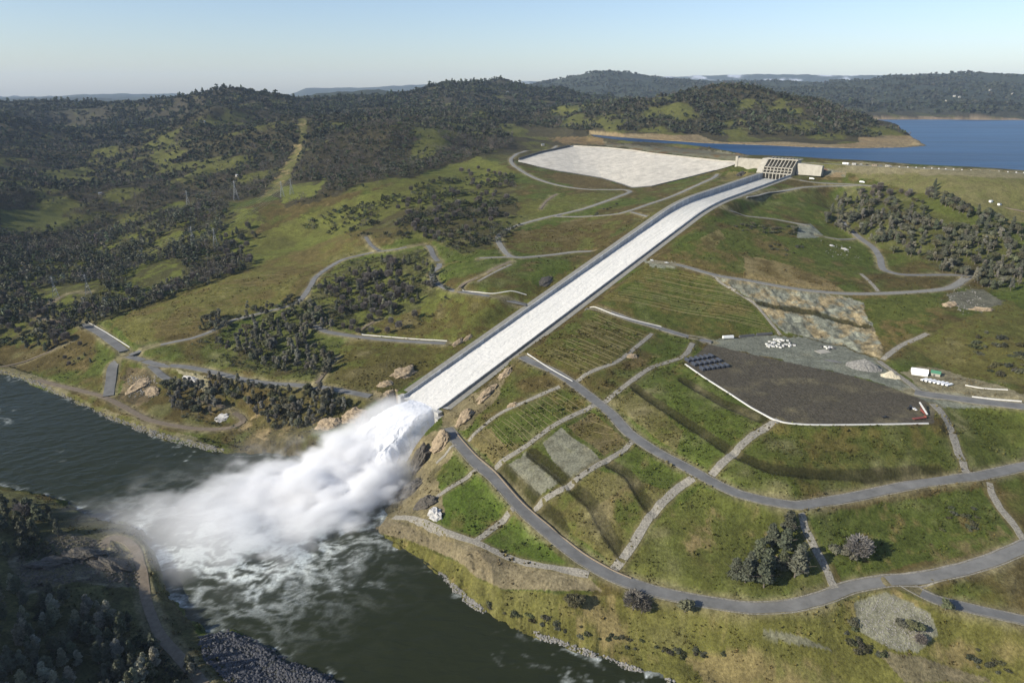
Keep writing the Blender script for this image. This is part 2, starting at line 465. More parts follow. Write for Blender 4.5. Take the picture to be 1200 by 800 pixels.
def bench(C, zc, half, fade, dz=0.0):
    """grade the terrain to the profile zc along C"""
    R = half + fade
    m = ((GX > C[:, 0].min() - R) & (GX < C[:, 0].max() + R) & (GY > C[:, 1].min() - R) & (GY < C[:, 1].max() + R)).ravel()
    ix = np.flatnonzero(m)
    if not len(ix):
        return
    d, par = poly_dist(GX.ravel()[ix], GY.ravel()[ix], C, False, R)
    zz = np.interp(par, np.arange(len(C)), zc) + dz
    k = sstep(half + fade, half, d)
    g = GZ.ravel()
    g[ix] = g[ix] * (1 - k) + zz * k


for kind, w, C in road_defs:
    zc = smooth1(hgt(C[:, 0], C[:, 1]), 13)
    bench(C, zc, w / 2 + 1.5, 9 if w > 6 else 5)
# level staging pad
PADX = world_poly([(830, 402), (884, 393), (942, 395), (989, 407), (1033, 424), (1060, 446), (1084, 462), (1097, 476), (1094, 497), (952, 499), (913, 495), (884, 480), (850, 459), (803, 427)], 95.2)
_ix = np.flatnonzero(((GX > PADX[:, 0].min() - 30) & (GX < PADX[:, 0].max() + 30) & (GY > PADX[:, 1].min() - 30) & (GY < PADX[:, 1].max() + 30)).ravel())
_d, _ = poly_dist(GX.ravel()[_ix], GY.ravel()[_ix], PADX, True, 14)
_in = in_poly(GX.ravel()[_ix], GY.ravel()[_ix], PADX)
_k = np.where(_in, 1, sstep(12, 2, _d))
GZ.ravel()[_ix] = GZ.ravel()[_ix] * (1 - _k) + 95.2 * _k
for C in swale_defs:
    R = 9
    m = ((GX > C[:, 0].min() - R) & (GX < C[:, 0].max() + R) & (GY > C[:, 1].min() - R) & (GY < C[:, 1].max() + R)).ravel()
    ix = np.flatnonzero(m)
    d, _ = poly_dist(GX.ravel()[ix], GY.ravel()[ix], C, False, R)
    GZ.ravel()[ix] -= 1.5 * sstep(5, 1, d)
# eroded relief of the rock cut above the pad
_cut = in_poly(*proj(GX, GY, GZ), [(834, 325), (884, 333), (942, 342), (989, 349), (1012, 357), (1019, 378), (1034, 403), (1030, 419), (989, 404), (942, 392), (918, 389), (886, 356)]) & (np.hypot(GX, GY) < 1500)
GZ += np.where(_cut, (ridged(GX / 17, GY / 17, 4, 191) - .62) * 4.2 + (ridged(GX / 5, GY / 5, 3, 193) - .6) * 2.0, 0)
# chute corridor
S_, T_ = chute_st(GX, GY)
zt = wall_top(S_)
along = (S_ > -6) & (S_ < CH_L + 30) & (np.abs(T_) < 75)
outl = zt - np.where(T_ > 0, 3.4, 1.0)
k = sstep(62, 37, np.abs(T_)) * sstep(-6, 8, S_)
GZ = np.where(along, GZ * (1 - k) + outl * k, GZ)
trench = (S_ > -3) & (S_ < CH_L + 26) & (np.abs(T_) < CH_W / 2 + 1.2)
GZ = np.where(trench, zt - 22, GZ)
# plunge face below the lip of the chute
face = (S_ <= -3) & (S_ > -62) & (np.abs(T_) < 44)
GZ = np.where(face, np.minimum(GZ, 34 - (-3 - S_) * .75), GZ)

# emergency spillway apron: remember its surface, then let the ground drop away under the slab
_at = [(608, 187.5, 208), (634, 179.5, 216), (672, 171.3, 224), (712, 173.5, 224), (745, 177, 224), (765, 180.3, 224), (808, 185, 224), (845, 189, 224), (866, 190, 225)]
_ab = [(607, 189.5, 205), (634, 196, 198), (655, 200.5, 193), (678, 204, 188), (705, 208.5, 184), (729, 215.7, 182), (741, 220, 181), (765, 218, 186), (808, 207.5, 199), (845, 198, 213), (866, 191.5, 223)]
AP_TOP, AP_BOT = [np.c_[np.stack(at_height([p[0] for p in Q], [p[1] for p in Q], [p[2] for p in Q]), 1), [p[2] for p in Q]] for Q in (_at, _ab)]
uu = np.linspace(0, 1, 90)


def arc(P):
    L_ = np.r_[0, np.cumsum(np.hypot(*np.diff(P, axis=0).T))]
    return np.stack([np.interp(uu, L_ / L_[-1], P[:, i]) for i in (0, 1, 2)], 1)


ATp, ABt = arc(AP_TOP), arc(AP_BOT)
vv = np.linspace(0, 1, 34)[:, None, None]
AP = ATp[None] * (1 - vv) + ABt[None] * vv
APZ = AP[..., 2]
_ap = in_poly(GX.ravel(), GY.ravel(), np.r_[ATp, ABt[::-1]][:, :2]).reshape(GX.shape) & (np.hypot(GX, GY) < 2600)
_d2 = np.full(GX.shape, 1e9)
_zi = GZ.copy()
_ii = np.flatnonzero(_ap.ravel())
_pp = AP[..., :2].reshape(-1, 2)
for _k in range(0, len(_ii), 4000):
    _b = _ii[_k:_k + 4000]
    _q = (GX.ravel()[_b, None] - _pp[None, ::3, 0]) ** 2 + (GY.ravel()[_b, None] - _pp[None, ::3, 1]) ** 2
    GZ.ravel()[_b] = APZ.ravel()[::3][_q.argmin(1)] - 4.0
# the ground just outside the slab meets its edge
_jj = np.flatnonzero(((GX > 0) & (GX < 560) & (GY > 1200) & (GY < 2150)).ravel() & ~_ap.ravel())
for _edge in (ATp, ABt):
    _dd, _pr = poly_dist(GX.ravel()[_jj], GY.ravel()[_jj], _edge, False, 45)
    _kk = sstep(45, 4, _dd)
    _ez = np.interp(_pr, np.arange(90), _edge[:, 2]) - .6
    GZ.ravel()[_jj] = GZ.ravel()[_jj] * (1 - _kk) + _ez * _kk

# ------------------------------------------------------------------ ground cover painted as real albedo
PX, PY = proj(GX, GY, GZ)
RAD = np.hypot(GX, GY)
near_v = RAD < 2600
n1 = fbm(GX / 23, GY / 23, 4, 51)
n2 = fbm(GX / 90, GY / 90, 4, 61)
n3 = fbm(GX / 6, GY / 6, 3, 71)
GREEN, BROWN, TAN = np.array([.066, .084, .021]), np.array([.078, .061, .027]), np.array([.215, .165, .092])
OLIVE, FLOOR, GRAVEL, ROCK = np.array([.105, .107, .036]), np.array([.050, .044, .029]), np.array([.165, .160, .138]), np.array([.27, .205, .125])
DARKPAD, BLUEGR, CONC, SOIL, BLACK = np.array([.080, .069, .061]), np.array([.185, .190, .178]), np.array([.66, .61, .50]), np.array([.18, .148, .108]), np.array([.022, .022, .021])
COLV = np.empty((NR, NA, 3))


def mixc(a, b, k):
    return a + (b - a) * k[..., None]


COLV[:] = mixc(mixc(np.broadcast_to(GREEN, COLV.shape), BROWN, sstep(.40, .62, n2 * .6 + n1 * .4)), TAN * .72, sstep(.62, .78, n1 * .6 + n3 * .4) * .45)
# distant forest floor and far ranges
COLV[:] = mixc(COLV, mixc(np.broadcast_to(FLOOR, COLV.shape), OLIVE * .8, sstep(.60, .72, n2) * .8), sstep(1500, 2000, RAD))
COLV[:] = mixc(COLV, np.broadcast_to(np.array([.038, .045, .032]), COLV.shape), sstep(4200, 6000, RAD))
snow = sstep(15000, 17000, RAD) * sstep(.56, .72, fbm(AZD[None, :] / 1.3, GZ / 130, 4, 77)) * sstep(520, 640, GZ)
COLV[:] = mixc(COLV, np.broadcast_to(np.array([.42, .44, .47]), COLV.shape), snow)

wx, wy = PX + (n1 - .5) * 9 + (n3 - .5) * 5, PY + (fbm(GX / 19, GY / 19, 3, 81) - .5) * 6 + (n3 - .5) * 3


def paint(poly, c, amt=1.0, c2=None, thr=(.42, .6), noise=None, rmax=3200, soft=True, rmin=0):
    x, y = (wx, wy) if soft else (PX, PY)
    sel = in_poly(x, y, poly) & (RAD < rmax) & (RAD > rmin)
    if not sel.any():
        return
    base = np.broadcast_to(np.asarray(c, float), (sel.sum(), 3))
    if c2 is not None:
        nn = (n1 * .5 + n3 * .25 + n2 * .25 if noise is None else noise)[sel]
        base = mixc(base, np.broadcast_to(np.asarray(c2, float), base.shape), sstep(thr[0], thr[1], nn))
    COLV[sel] = COLV[sel] * (1 - amt) + base * amt


# forest floors (photo outlines)
F_BACK = [(-60, 300), (-60, 60), (1010, 60), (1010, 137), (1087, 168), (1000, 164), (900, 162), (800, 157), (700, 152), (660, 163), (605, 172), (565, 182), (505, 200), (440, 220), (335, 244), (320, 228), (270, 236), (205, 234), (150, 262), (60, 292), (0, 300)]
F_BAND = [(-40, 300), (60, 288), (150, 262), (205, 236), (300, 245), (310, 262), (262, 300), (300, 312), (205, 348), (130, 372), (60, 400), (-40, 412)]
F_RIDGE = [(330, 262), (430, 240), (510, 212), (600, 205), (612, 262), (585, 285), (545, 300), (500, 280), (440, 280), (380, 275)]
F_MID = [(360, 342), (400, 308), (500, 292), (512, 330), (540, 345), (480, 392), (385, 385)]
F_LOW = [(250, 425), (235, 412), (290, 380), (345, 358), (372, 350), (398, 392), (392, 440), (330, 444)]
F_LOW2 = [(185, 450), (230, 440), (300, 448), (400, 462), (408, 500), (300, 510), (215, 492)]
paint(F_BACK, FLOOR, .95, OLIVE * .85, (.54, .65), rmin=1300, noise=fbm(GX / 120, GY / 120, 4, 303))
paint(F_RIDGE, OLIVE, .8, np.array([.06, .055, .03]), (.40, .56))
paint([(180, 310), (260, 300), (330, 262), (440, 222), (560, 184), (605, 200), (575, 225), (480, 240), (420, 275), (290, 318), (130, 372), (120, 380), (200, 352)], [.118, .124, .036], .8, OLIVE * .8, (.5, .66))
paint(F_BAND, [.066, .062, .030], .9, [.10, .11, .03], (.47, .60))
paint([(0, 246), (72, 246), (80, 268), (0, 276)], [.085, .092, .032], .9, rmin=1200)
paint([(349, 140), (359, 138), (358, 160), (352, 185), (337, 210), (327, 224), (298, 240), (322, 214), (342, 180), (351, 162)], [.115, .112, .045], .85, TAN, (.5, .6))
paint([(330, 219), (372, 216), (384, 208), (372, 228), (330, 238)], [.12, .13, .035], .9)
paint(F_MID, [.066, .066, .028], .85, [.10, .11, .033], (.45, .58))
paint(F_LOW, [.085, .095, .03], .8, [.06, .055, .028], (.45, .58))
paint([(128, 378), (200, 345), (300, 312), (420, 268), (440, 285), (370, 318), (340, 352), (240, 385), (160, 405)], [.115, .106, .036], .9, [.105, .084, .036], (.44, .58))
paint([(400, 272), (500, 262), (440, 290)], BROWN, .5)
# left of the chute, brown cut grass
paint([(420, 385), (520, 352), (640, 330), (700, 300), (500, 440), (440, 455), (390, 445), (400, 405)], [.088, .070, .027], .8, [.085, .092, .026], (.46, .60))
paint([(600, 272), (700, 253), (745, 246), (700, 290), (640, 298), (592, 292)], [.088, .066, .029], .9, [.085, .088, .028], (.5, .62))
paint([(640, 232), (700, 226), (735, 226), (650, 252), (600, 264), (612, 240)], [.10, .103, .031], .7)
paint([(648, 201), (705, 209), (735, 219), (690, 222), (650, 214)], [.10, .075, .036], .9)
paint([(760, 240), (830, 214), (860, 205), (780, 252), (740, 268)], [.098, .080, .033], .7, [.09, .092, .03], (.48, .6))
paint([(838, 212), (852, 203), (876, 201), (896, 205), (862, 214)], [.15, .125, .06], .9, [.05, .045, .03], (.5, .6))
# slopes right of the chute
paint([(760, 310), (884, 335), (910, 390), (830, 394), (700, 356)], [.070, .084, .022], .9, [.092, .082, .028], (.47, .62))
paint([(690, 362), (760, 390), (690, 440), (622, 412)], [.090, .080, .028], .85, [.075, .088, .024], (.5, .62))
paint([(770, 300), (870, 262), (1000, 270), (1010, 330), (884, 325), (800, 308)], [.078, .093, .024], .8, [.11, .088, .038], (.52, .66))
paint([(820, 280), (842, 268), (850, 280), (832, 292)], TAN, .6, BROWN, (.5, .6))
paint([(870, 300), (905, 304), (965, 325), (990, 341), (940, 337), (872, 326)], TAN * .9, .85, [.10, .075, .035], (.52, .64))
paint([(1000, 345), (1085, 342), (1110, 365), (1056, 402), (1036, 408)], [.080, .088, .025], .8, [.12, .09, .04], (.5, .62))
paint([(1060, 405), (1180, 350), (1260, 400), (1260, 460), (1120, 440)], [.110, .093, .036], .75, [.09, .095, .028], (.45, .6))
rockc = mixc(np.broadcast_to(np.array([.165, .168, .155]), COLV.shape), np.array([.225, .182, .125]), sstep(.44, .60, fbm(GX / 17, GY / 17, 5, 91, .62)))
rsel = in_poly(wx, wy, [(830, 321), (884, 331), (942, 341), (989, 348), (1012, 356), (1019, 378), (1036, 405), (1033, 421), (989, 405), (942, 394), (918, 391), (886, 356)]) & (RAD < 1500)
COLV[rsel] = (rockc * (.65 + .7 * n3[..., None]))[rsel]
# fields below the upper haul road
paint([(560, 505), (655, 455), (690, 476), (610, 520)], [.068, .085, .022], .8, [.095, .082, .03], (.5, .62))
paint([(545, 515), (575, 500), (600, 530), (580, 545)], TAN * .75, .7)
for q in ([(633, 519), (658, 501), (706, 541), (672, 566)], [(592, 546), (619, 529), (662, 562), (630, 582)]):
    paint(q, [.165, .160, .142], .95, [.12, .115, .075], (.50, .66))
paint([(665, 500), (694, 482), (738, 518), (708, 536)], TAN * .7, .8, [.09, .075, .03], (.45, .6))
paint([(630, 595), (700, 550), (790, 575), (720, 662)], [.125, .105, .045], .75, [.075, .082, .025], (.42, .58))
paint([(690, 600), (740, 560), (760, 600), (730, 620)], TAN * .8, .5, GREEN, (.4, .55))
paint([(715, 470), (760, 440), (800, 420), (905, 495), (835, 550), (780, 530)], [.068, .088, .021], .85, [.10, .088, .033], (.53, .66))
paint([(712, 470), (745, 452), (800, 505), (790, 530)], [.125, .105, .05], .7, [.08, .085, .026], (.48, .62))
paint([(840, 555), (915, 496), (1090, 498), (1128, 548), (1000, 575), (900, 580)], [.068, .080, .022], .85, [.088, .078, .028], (.50, .64))
paint([(1100, 470), (1260, 480), (1260, 540), (1140, 550)], [.072, .085, .023], .8, [.13, .11, .06], (.60, .7))
paint([(760, 620), (820, 572), (930, 606), (975, 688), (850, 700), (730, 670)], [.090, .095, .030], .7, TAN * .75, (.55, .7))
paint([(945, 606), (1150, 570), (1190, 630), (990, 682)], [.062, .082, .020], .85, [.12, .10, .045], (.58, .7))
paint([(1080, 640), (1170, 615), (1190, 635), (1100, 660)], TAN * .8, .7, GREEN, (.45, .6))
for q in ([(515, 572), (553, 548), (602, 594), (560, 630), (520, 620)], [(562, 638), (603, 603), (670, 665), (620, 660)]):
    paint(q, [.062, .090, .019], .9, [.085, .085, .028], (.55, .7))
paint([(434, 603), (470, 606), (508, 621), (555, 636), (589, 652), (636, 665), (690, 677), (706, 692), (589, 690), (559, 676), (535, 656), (478, 632), (437, 624)], SOIL, .95, SOIL * .8, (.45, .6), soft=False)
paint([(440, 626), (480, 634), (535, 658), (560, 678), (590, 691), (800, 705), (960, 712), (1040, 690), (1260, 760), (1260, 900), (900, 900), (720, 790), (560, 720)], [.115, .108, .036], .9, [.17, .135, .07], (.50, .64))
paint([(800, 770), (880, 760), (1000, 800), (1000, 840), (850, 830)], TAN, .7, OLIVE, (.45, .6))
paint([(1003, 705), (1040, 695), (1090, 715), (1100, 742), (1075, 765), (1040, 760), (1010, 740)], GRAVEL * 1.15, .95, GRAVEL * .7, (.5, .62))
paint([(890, 738), (930, 742), (980, 762), (900, 748)], GRAVEL, .8)
paint([(1025, 762), (1080, 770), (1170, 800), (1060, 800)], [.15, .125, .095], .8)
# left river bank
paint([(150, 430), (182, 432), (186, 462), (160, 475), (138, 468)], [.14, .105, .07], .9, [.05, .042, .03], (.47, .57))
paint([(205, 432), (245, 440), (250, 462), (232, 452)], [.27, .24, .18], .9)
paint([(0, 437), (44, 450), (120, 490), (240, 524), (262, 528), (240, 516), (120, 478), (44, 440), (0, 428)], [.20, .175, .12], .75, OLIVE, (.5, .62))
paint([(380, 440), (470, 420), (500, 440), (440, 470), (400, 500), (330, 520), (280, 505), (320, 470)], [.085, .072, .033], .8, ROCK * .8, (.55, .68))
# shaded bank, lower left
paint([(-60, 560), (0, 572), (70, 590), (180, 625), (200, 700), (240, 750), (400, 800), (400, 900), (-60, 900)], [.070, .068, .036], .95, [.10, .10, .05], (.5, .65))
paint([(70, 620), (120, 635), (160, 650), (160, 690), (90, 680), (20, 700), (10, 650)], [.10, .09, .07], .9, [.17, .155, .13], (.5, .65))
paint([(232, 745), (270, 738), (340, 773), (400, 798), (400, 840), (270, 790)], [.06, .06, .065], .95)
# rock around the lip of the chute
for q in ([(518, 478), (575, 452), (600, 425), (580, 470), (545, 505), (520, 502)], [(470, 520), (515, 505), (535, 525), (512, 560), (520, 600), (480, 620), (450, 600), (455, 560)], [(436, 458), (476, 462), (478, 475), (440, 470)]):
    paint(q, [.19, .155, .105], .9, [.08, .068, .045], (.45, .6))
# emergency spillway bench, crest area, dam face
paint([(905, 188), (1000, 191), (1260, 206), (1260, 280), (1110, 236), (1060, 222), (1000, 205)], [.150, .135, .068], .9, [.120, .118, .05], (.46, .58))
paint([(1000, 190), (1260, 204), (1260, 212), (1040, 203), (960, 203)], [.19, .165, .115], .85)
paint([(935, 198), (955, 195), (992, 202), (990, 208), (945, 206)], GRAVEL, .9, [.2, .15, .1], (.5, .6), soft=False)
paint([(675, 165), (860, 178), (880, 183), (860, 188), (800, 183), (700, 170)], [.15, .14, .11], .9, [.13, .085, .05], (.5, .6), rmin=1100)
paint([(640, 162), (705, 160), (708, 170), (660, 168)], [.15, .105, .06], .9, rmin=1300)
paint([(935, 264), (950, 262), (965, 276), (955, 279), (934, 279)], BLUEGR, .95, soft=False)
paint([(1112, 345), (1150, 338), (1178, 352), (1150, 366), (1116, 358)], [.12, .115, .10], .95)
paint([(755, 304), (792, 308), (792, 314), (765, 313)], BLUEGR, .9)
# knoll with the oak grove
paint([(962, 240), (990, 222), (1040, 219), (1090, 245), (1260, 310), (1260, 345), (1120, 322), (1060, 300), (1010, 280)], [.085, .090, .030], .9, [.05, .045, .025], (.48, .62))
paint([(1040, 242), (1085, 250), (1120, 300), (1260, 345), (1260, 290), (1080, 225)], [.088, .093, .030], .5)
# shore band of the reservoir (bare soil below the full pool)
_ix = np.flatnonzero((RAD.ravel() < 9000) & (GX.ravel() > -300) & (GY.ravel() > 1100))
_d, _ = poly_dist(GX.ravel()[_ix], GY.ravel()[_ix], LAKE, True, 172)
_zz = GZ.ravel()[_ix]
_k = (_d < 170) * sstep(LAKE_Z + 13, LAKE_Z + 9, _zz + (n1.ravel()[_ix] - .5) * 6) * (PY.ravel()[_ix] < np.interp(PX.ravel()[_ix], [690, 740, 824, 900, 940, 960], [158.6, 163.6, 169, 171.6, 172.8, 176])) * (PX.ravel()[_ix] > 690)
cc = COLV.reshape(-1, 3)
cc[_ix] = cc[_ix] * (1 - _k[:, None]) + mixc(np.broadcast_to(np.array([.24, .195, .13]), (len(_ix), 3)), np.array([.19, .135, .085]), n2.ravel()[_ix]) * _k[:, None]
# the staging pad
PADD = [(830, 403), (880, 415), (918, 423), (989, 438), (1036, 451), (1077, 466), (1097, 476), (1094, 496), (952, 498), (915, 494), (884, 479), (850, 458), (803, 427)]
PADG = [(826, 399), (888, 393), (942, 395), (989, 406), (1033, 423), (1060, 444), (1090, 460), (1200, 470), (1200, 480), (1100, 477), (1077, 467), (1036, 451), (989, 438), (918, 423), (880, 415), (830, 403)]
paint([(1056, 436), (1075, 428), (1130, 440), (1200, 462), (1200, 472), (1090, 464)], [.19, .165, .125], .9)
paint(PADG, BLUEGR, .95, BLUEGR * .8, (.45, .6))
paint(PADD, DARKPAD, .98, DARKPAD * 1.12, (.5, .68), noise=n2 * .6 + n1 * .4, soft=False)
paint([(920, 396), (990, 410), (1060, 448), (1060, 456), (990, 432), (900, 410)], BLUEGR * .85, .5)
# swale bottoms: a much darker band along each line
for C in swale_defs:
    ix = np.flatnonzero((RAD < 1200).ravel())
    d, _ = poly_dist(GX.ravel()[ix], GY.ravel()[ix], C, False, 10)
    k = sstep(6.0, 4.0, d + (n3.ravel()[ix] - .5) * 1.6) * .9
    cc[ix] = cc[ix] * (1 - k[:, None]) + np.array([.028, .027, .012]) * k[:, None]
# worn verges along the roads
for kind, w, C in road_defs:
    R = w / 2 + 7
    ix = np.flatnonzero(((GX > C[:, 0].min() - R) & (GX < C[:, 0].max() + R) & (GY > C[:, 1].min() - R) & (GY < C[:, 1].max() + R)).ravel())
    if not len(ix):
        continue
    d, _ = poly_dist(GX.ravel()[ix], GY.ravel()[ix], C, False, R)
    k = sstep(R, w / 2 + .5, d + (n1.ravel()[ix] - .5) * 7) * .75
    cc[ix] = cc[ix] * (1 - k[:, None]) + np.array([.20, .17, .115]) * (.75 + .5 * n3.ravel()[ix])[:, None] * k[:, None]
for w, C in drain_defs:
    R = w / 2 + 4
    ix = np.flatnonzero(((GX > C[:, 0].min() - R) & (GX < C[:, 0].max() + R) & (GY > C[:, 1].min() - R) & (GY < C[:, 1].max() + R)).ravel())
    d, _ = poly_dist(GX.ravel()[ix], GY.ravel()[ix], C, False, R)
    k = sstep(R, w / 2, d + (n3.ravel()[ix] - .5) * 3) * .6
    cc[ix] = cc[ix] * (1 - k[:, None]) + np.array([.16, .135, .08]) * k[:, None]
COLV *= mixc(np.broadcast_to(np.array([.95, .96, .80]), COLV.shape), np.ones(3), sstep(2600, 5000, RAD))
_var = np.where(in_poly(PX, PY, PADD) & (RAD < 1200), .9 + .2 * n3, .62 + .76 * n3)
COLV *= _var[..., None] * (.86 + .28 * fbm(GX / 2.6, GY / 2.6, 2, 99))[..., None]


# ------------------------------------------------------------------ materials
def mat(name, col=(.5, .5, .5), rough=.8, attr=None, vary=0.0, scale=1.0, bump=0.0, bscale=None, metal=0.0, spec=.3, rand=0.0, coord='Object', detail=6.0):
    m = bpy.data.materials.new(name)
    m.use_nodes = True
    nt = m.node_tree
    N, L = nt.nodes, nt.links
    b = N['Principled BSDF']
    b.inputs['Roughness'].default_value = rough
    b.inputs['Metallic'].default_value = metal
    b.inputs['Specular IOR Level'].default_value = spec
    tc = N.new('ShaderNodeTexCoord')
    geo = N.new('ShaderNodeNewGeometry')
    src = geo.outputs['Position'] if coord == 'World' else tc.outputs['Object']
    if attr:
        a = N.new('ShaderNodeAttribute')
        a.attribute_name = attr
        colout = a.outputs['Color']
    else:
        rgb = N.new('ShaderNodeRGB')
        rgb.outputs[0].default_value = (*col, 1)
        colout = rgb.outputs[0]
    if vary:
        n = N.new('ShaderNodeTexNoise')
        n.inputs['Scale'].default_value = scale
        n.inputs['Detail'].default_value = detail
        n.inputs['Roughness'].default_value = .65
        L.new(src, n.inputs['Vector'])
        mr = N.new('ShaderNodeMapRange')
        mr.inputs['From Min'].default_value, mr.inputs['From Max'].default_value = .3, .7
        mr.inputs['To Min'].default_value, mr.inputs['To Max'].default_value = 1 - vary, 1 + vary
        L.new(n.outputs['Fac'], mr.inputs['Value'])
        mx = N.new('ShaderNodeVectorMath')
        mx.operation = 'SCALE'
        L.new(colout, mx.inputs[0])
        L.new(mr.outputs[0], mx.inputs['Scale'])
        colout = mx.outputs[0]
    if rand:
        oi = N.new('ShaderNodeObjectInfo')
        hs = N.new('ShaderNodeHueSaturation')
        for k_, (lo, hi) in (('Hue', (.5 - rand * .06, .5 + rand * .035)), ('Saturation', (1 - rand * .5, 1 + rand * .25)), ('Value', (1 - rand * .45, 1 + rand * .5))):
            wn = N.new('ShaderNodeTexWhiteNoise')
            wn.noise_dimensions = '1D'
            ad = N.new('ShaderNodeMath')
            ad.inputs[1].default_value = {'Hue': .13, 'Saturation': 5.7, 'Value': 9.1}[k_]
            L.new(oi.outputs['Random'], ad.inputs[0])
            L.new(ad.outputs[0], wn.inputs['W'])
            mr = N.new('ShaderNodeMapRange')
            mr.inputs['To Min'].default_value, mr.inputs['To Max'].default_value = lo, hi
            L.new(wn.outputs['Value'], mr.inputs['Value'])
            L.new(mr.outputs[0], hs.inputs[k_])
        L.new(colout, hs.inputs['Color'])
        colout = hs.outputs[0]
    L.new(colout, b.inputs['Base Color'])
    if bump:
        n = N.new('ShaderNodeTexNoise')
        n.inputs['Scale'].default_value = bscale or scale
        n.inputs['Detail'].default_value = 6
        n.inputs['Roughness'].default_value = .7
        L.new(src, n.inputs['Vector'])
        bp = N.new('ShaderNodeBump')
        bp.inputs['Distance'].default_value = bump
        L.new(n.outputs['Fac'], bp.inputs['Height'])
        L.new(bp.outputs[0], b.inputs['Normal'])
    return m


M = {}
M['ground'] = mat('ground_cover', attr='cover', vary=.42, scale=.5, bump=1.2, bscale=.45, rough=.95, spec=.05, coord='World', detail=8)
M['asphalt'] = mat('worn_asphalt', (.150, .148, .138), .85, vary=.26, scale=.09, coord='World', spec=.2)
M['gravelroad'] = mat('gravel_road', (.20, .195, .172), .95, vary=.22, scale=.3, coord='World', spec=.1, bump=.2, bscale=1.5)
M['dirt'] = mat('bare_dirt', (.165, .135, .098), .95, vary=.25, scale=.3, coord='World', spec=.1)
M['drain'] = mat('drain_gravel', (.225, .210, .175), .95, vary=.45, scale=.7, coord='World', spec=.1, bump=.8, bscale=1.0)
M['concrete'] = mat('concrete', (.40, .39, .36), .85, vary=.14, scale=.12, coord='World', spec=.2)
M['paleconc'] = mat('pale_concrete', (.32, .30, .25), .85, vary=.2, scale=.12, coord='World', spec=.2)
M['whiteconc'] = mat('white_apron_concrete', (.45, .42, .355), .9, vary=.24, scale=.06, coord='World', spec=.1, bump=1.2, bscale=.22)
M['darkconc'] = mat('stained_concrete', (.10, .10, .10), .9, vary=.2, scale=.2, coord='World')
M['steel'] = mat('dark_gate_steel', (.035, .035, .035), .6, metal=.3)
M['white'] = mat('white_paint', (.78, .78, .76), .5, vary=.05, scale=1)
M['barrier'] = mat('white_barrier', (.56, .55, .51), .8, vary=.12, scale=.6, coord='World')
M['rock'] = mat('tan_rock', (.30, .235, .155), .95, vary=.5, scale=.25, coord='World', bump=2.0, bscale=.3, spec=.1)
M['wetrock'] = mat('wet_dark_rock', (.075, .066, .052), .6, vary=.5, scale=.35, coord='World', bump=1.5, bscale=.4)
M['palerock'] = mat('pale_grey_rock', (.42, .41, .39), .9, vary=.5, scale=.4, coord='World', bump=1.5, bscale=.5)
M['riprap'] = mat('grey_riprap', (.21, .20, .18), .9, vary=.4, scale=1.3, coord='World')
M['galv'] = mat('galvanised_steel', (.30, .31, .315), .5, metal=.4)
M['bark'] = mat('tree_bark', (.13, .11, .09), .95, vary=.3, scale=1)
M['bluebox'] = mat('blue_grey_container_paint', (.050, .056, .070), .55, vary=.2, scale=.6)
M['black'] = mat('black_rubber', (.02, .02, .02), .8)
M['red'] = mat('rust_red_paint', (.20, .055, .04), .6, vary=.2, scale=1)
M['green'] = mat('green_metal_roof', (.09, .25, .14), .5, vary=.1, scale=1)
M['glass'] = mat('dark_glass', (.02, .025, .03), .15, spec=.5)
M['wood'] = mat('weathered_timber', (.24, .19, .13), .9, vary=.25, scale=1)
M['straw'] = mat('straw_roll', (.22, .18, .10), .95, vary=.2, scale=.5, coord='World')
M['sand'] = mat('pale_sand', (.42, .38, .28), .95, vary=.2, scale=.4, coord='World', bump=.6)
M['heap'] = mat('crushed_stone', (.19, .185, .17), .95, vary=.5, scale=.7, coord='World', bump=1.2, bscale=.9)


# ------------------------------------------------------------------ object helpers
def put(o, label=None, cat=None, group=None, kind=None):
    for k_, v in (('label', label), ('category', cat), ('group', group), ('kind', kind)):
        if v:
            o[k_] = v
    return o


def link(o, parent=None):
    COL.objects.link(o)
    if parent is not None:
        o.parent = parent
    return o


def mesh_obj(name, V, F, m, parent=None, smooth=False, link_it=True):
    me = bpy.data.meshes.new(name)
    me.from_pydata([tuple(map(float, v)) for v in V], [], [tuple(map(int, f)) for f in F])
    for x in (m if isinstance(m, (list, tuple)) else [m]):
        me.materials.append(x)
    me.polygons.foreach_set('use_smooth', np.full(len(me.polygons), bool(smooth)))
    me.update()
    o = bpy.data.objects.new(name, me)
    if link_it:
        link(o, parent)
    return o


def empty(name, loc=(0, 0, 0), rz=0.0):
    o = bpy.data.objects.new(name, None)
    o.location = loc
    o.rotation_euler = (0, 0, rz)
    o.empty_display_size = 1
    return link(o)


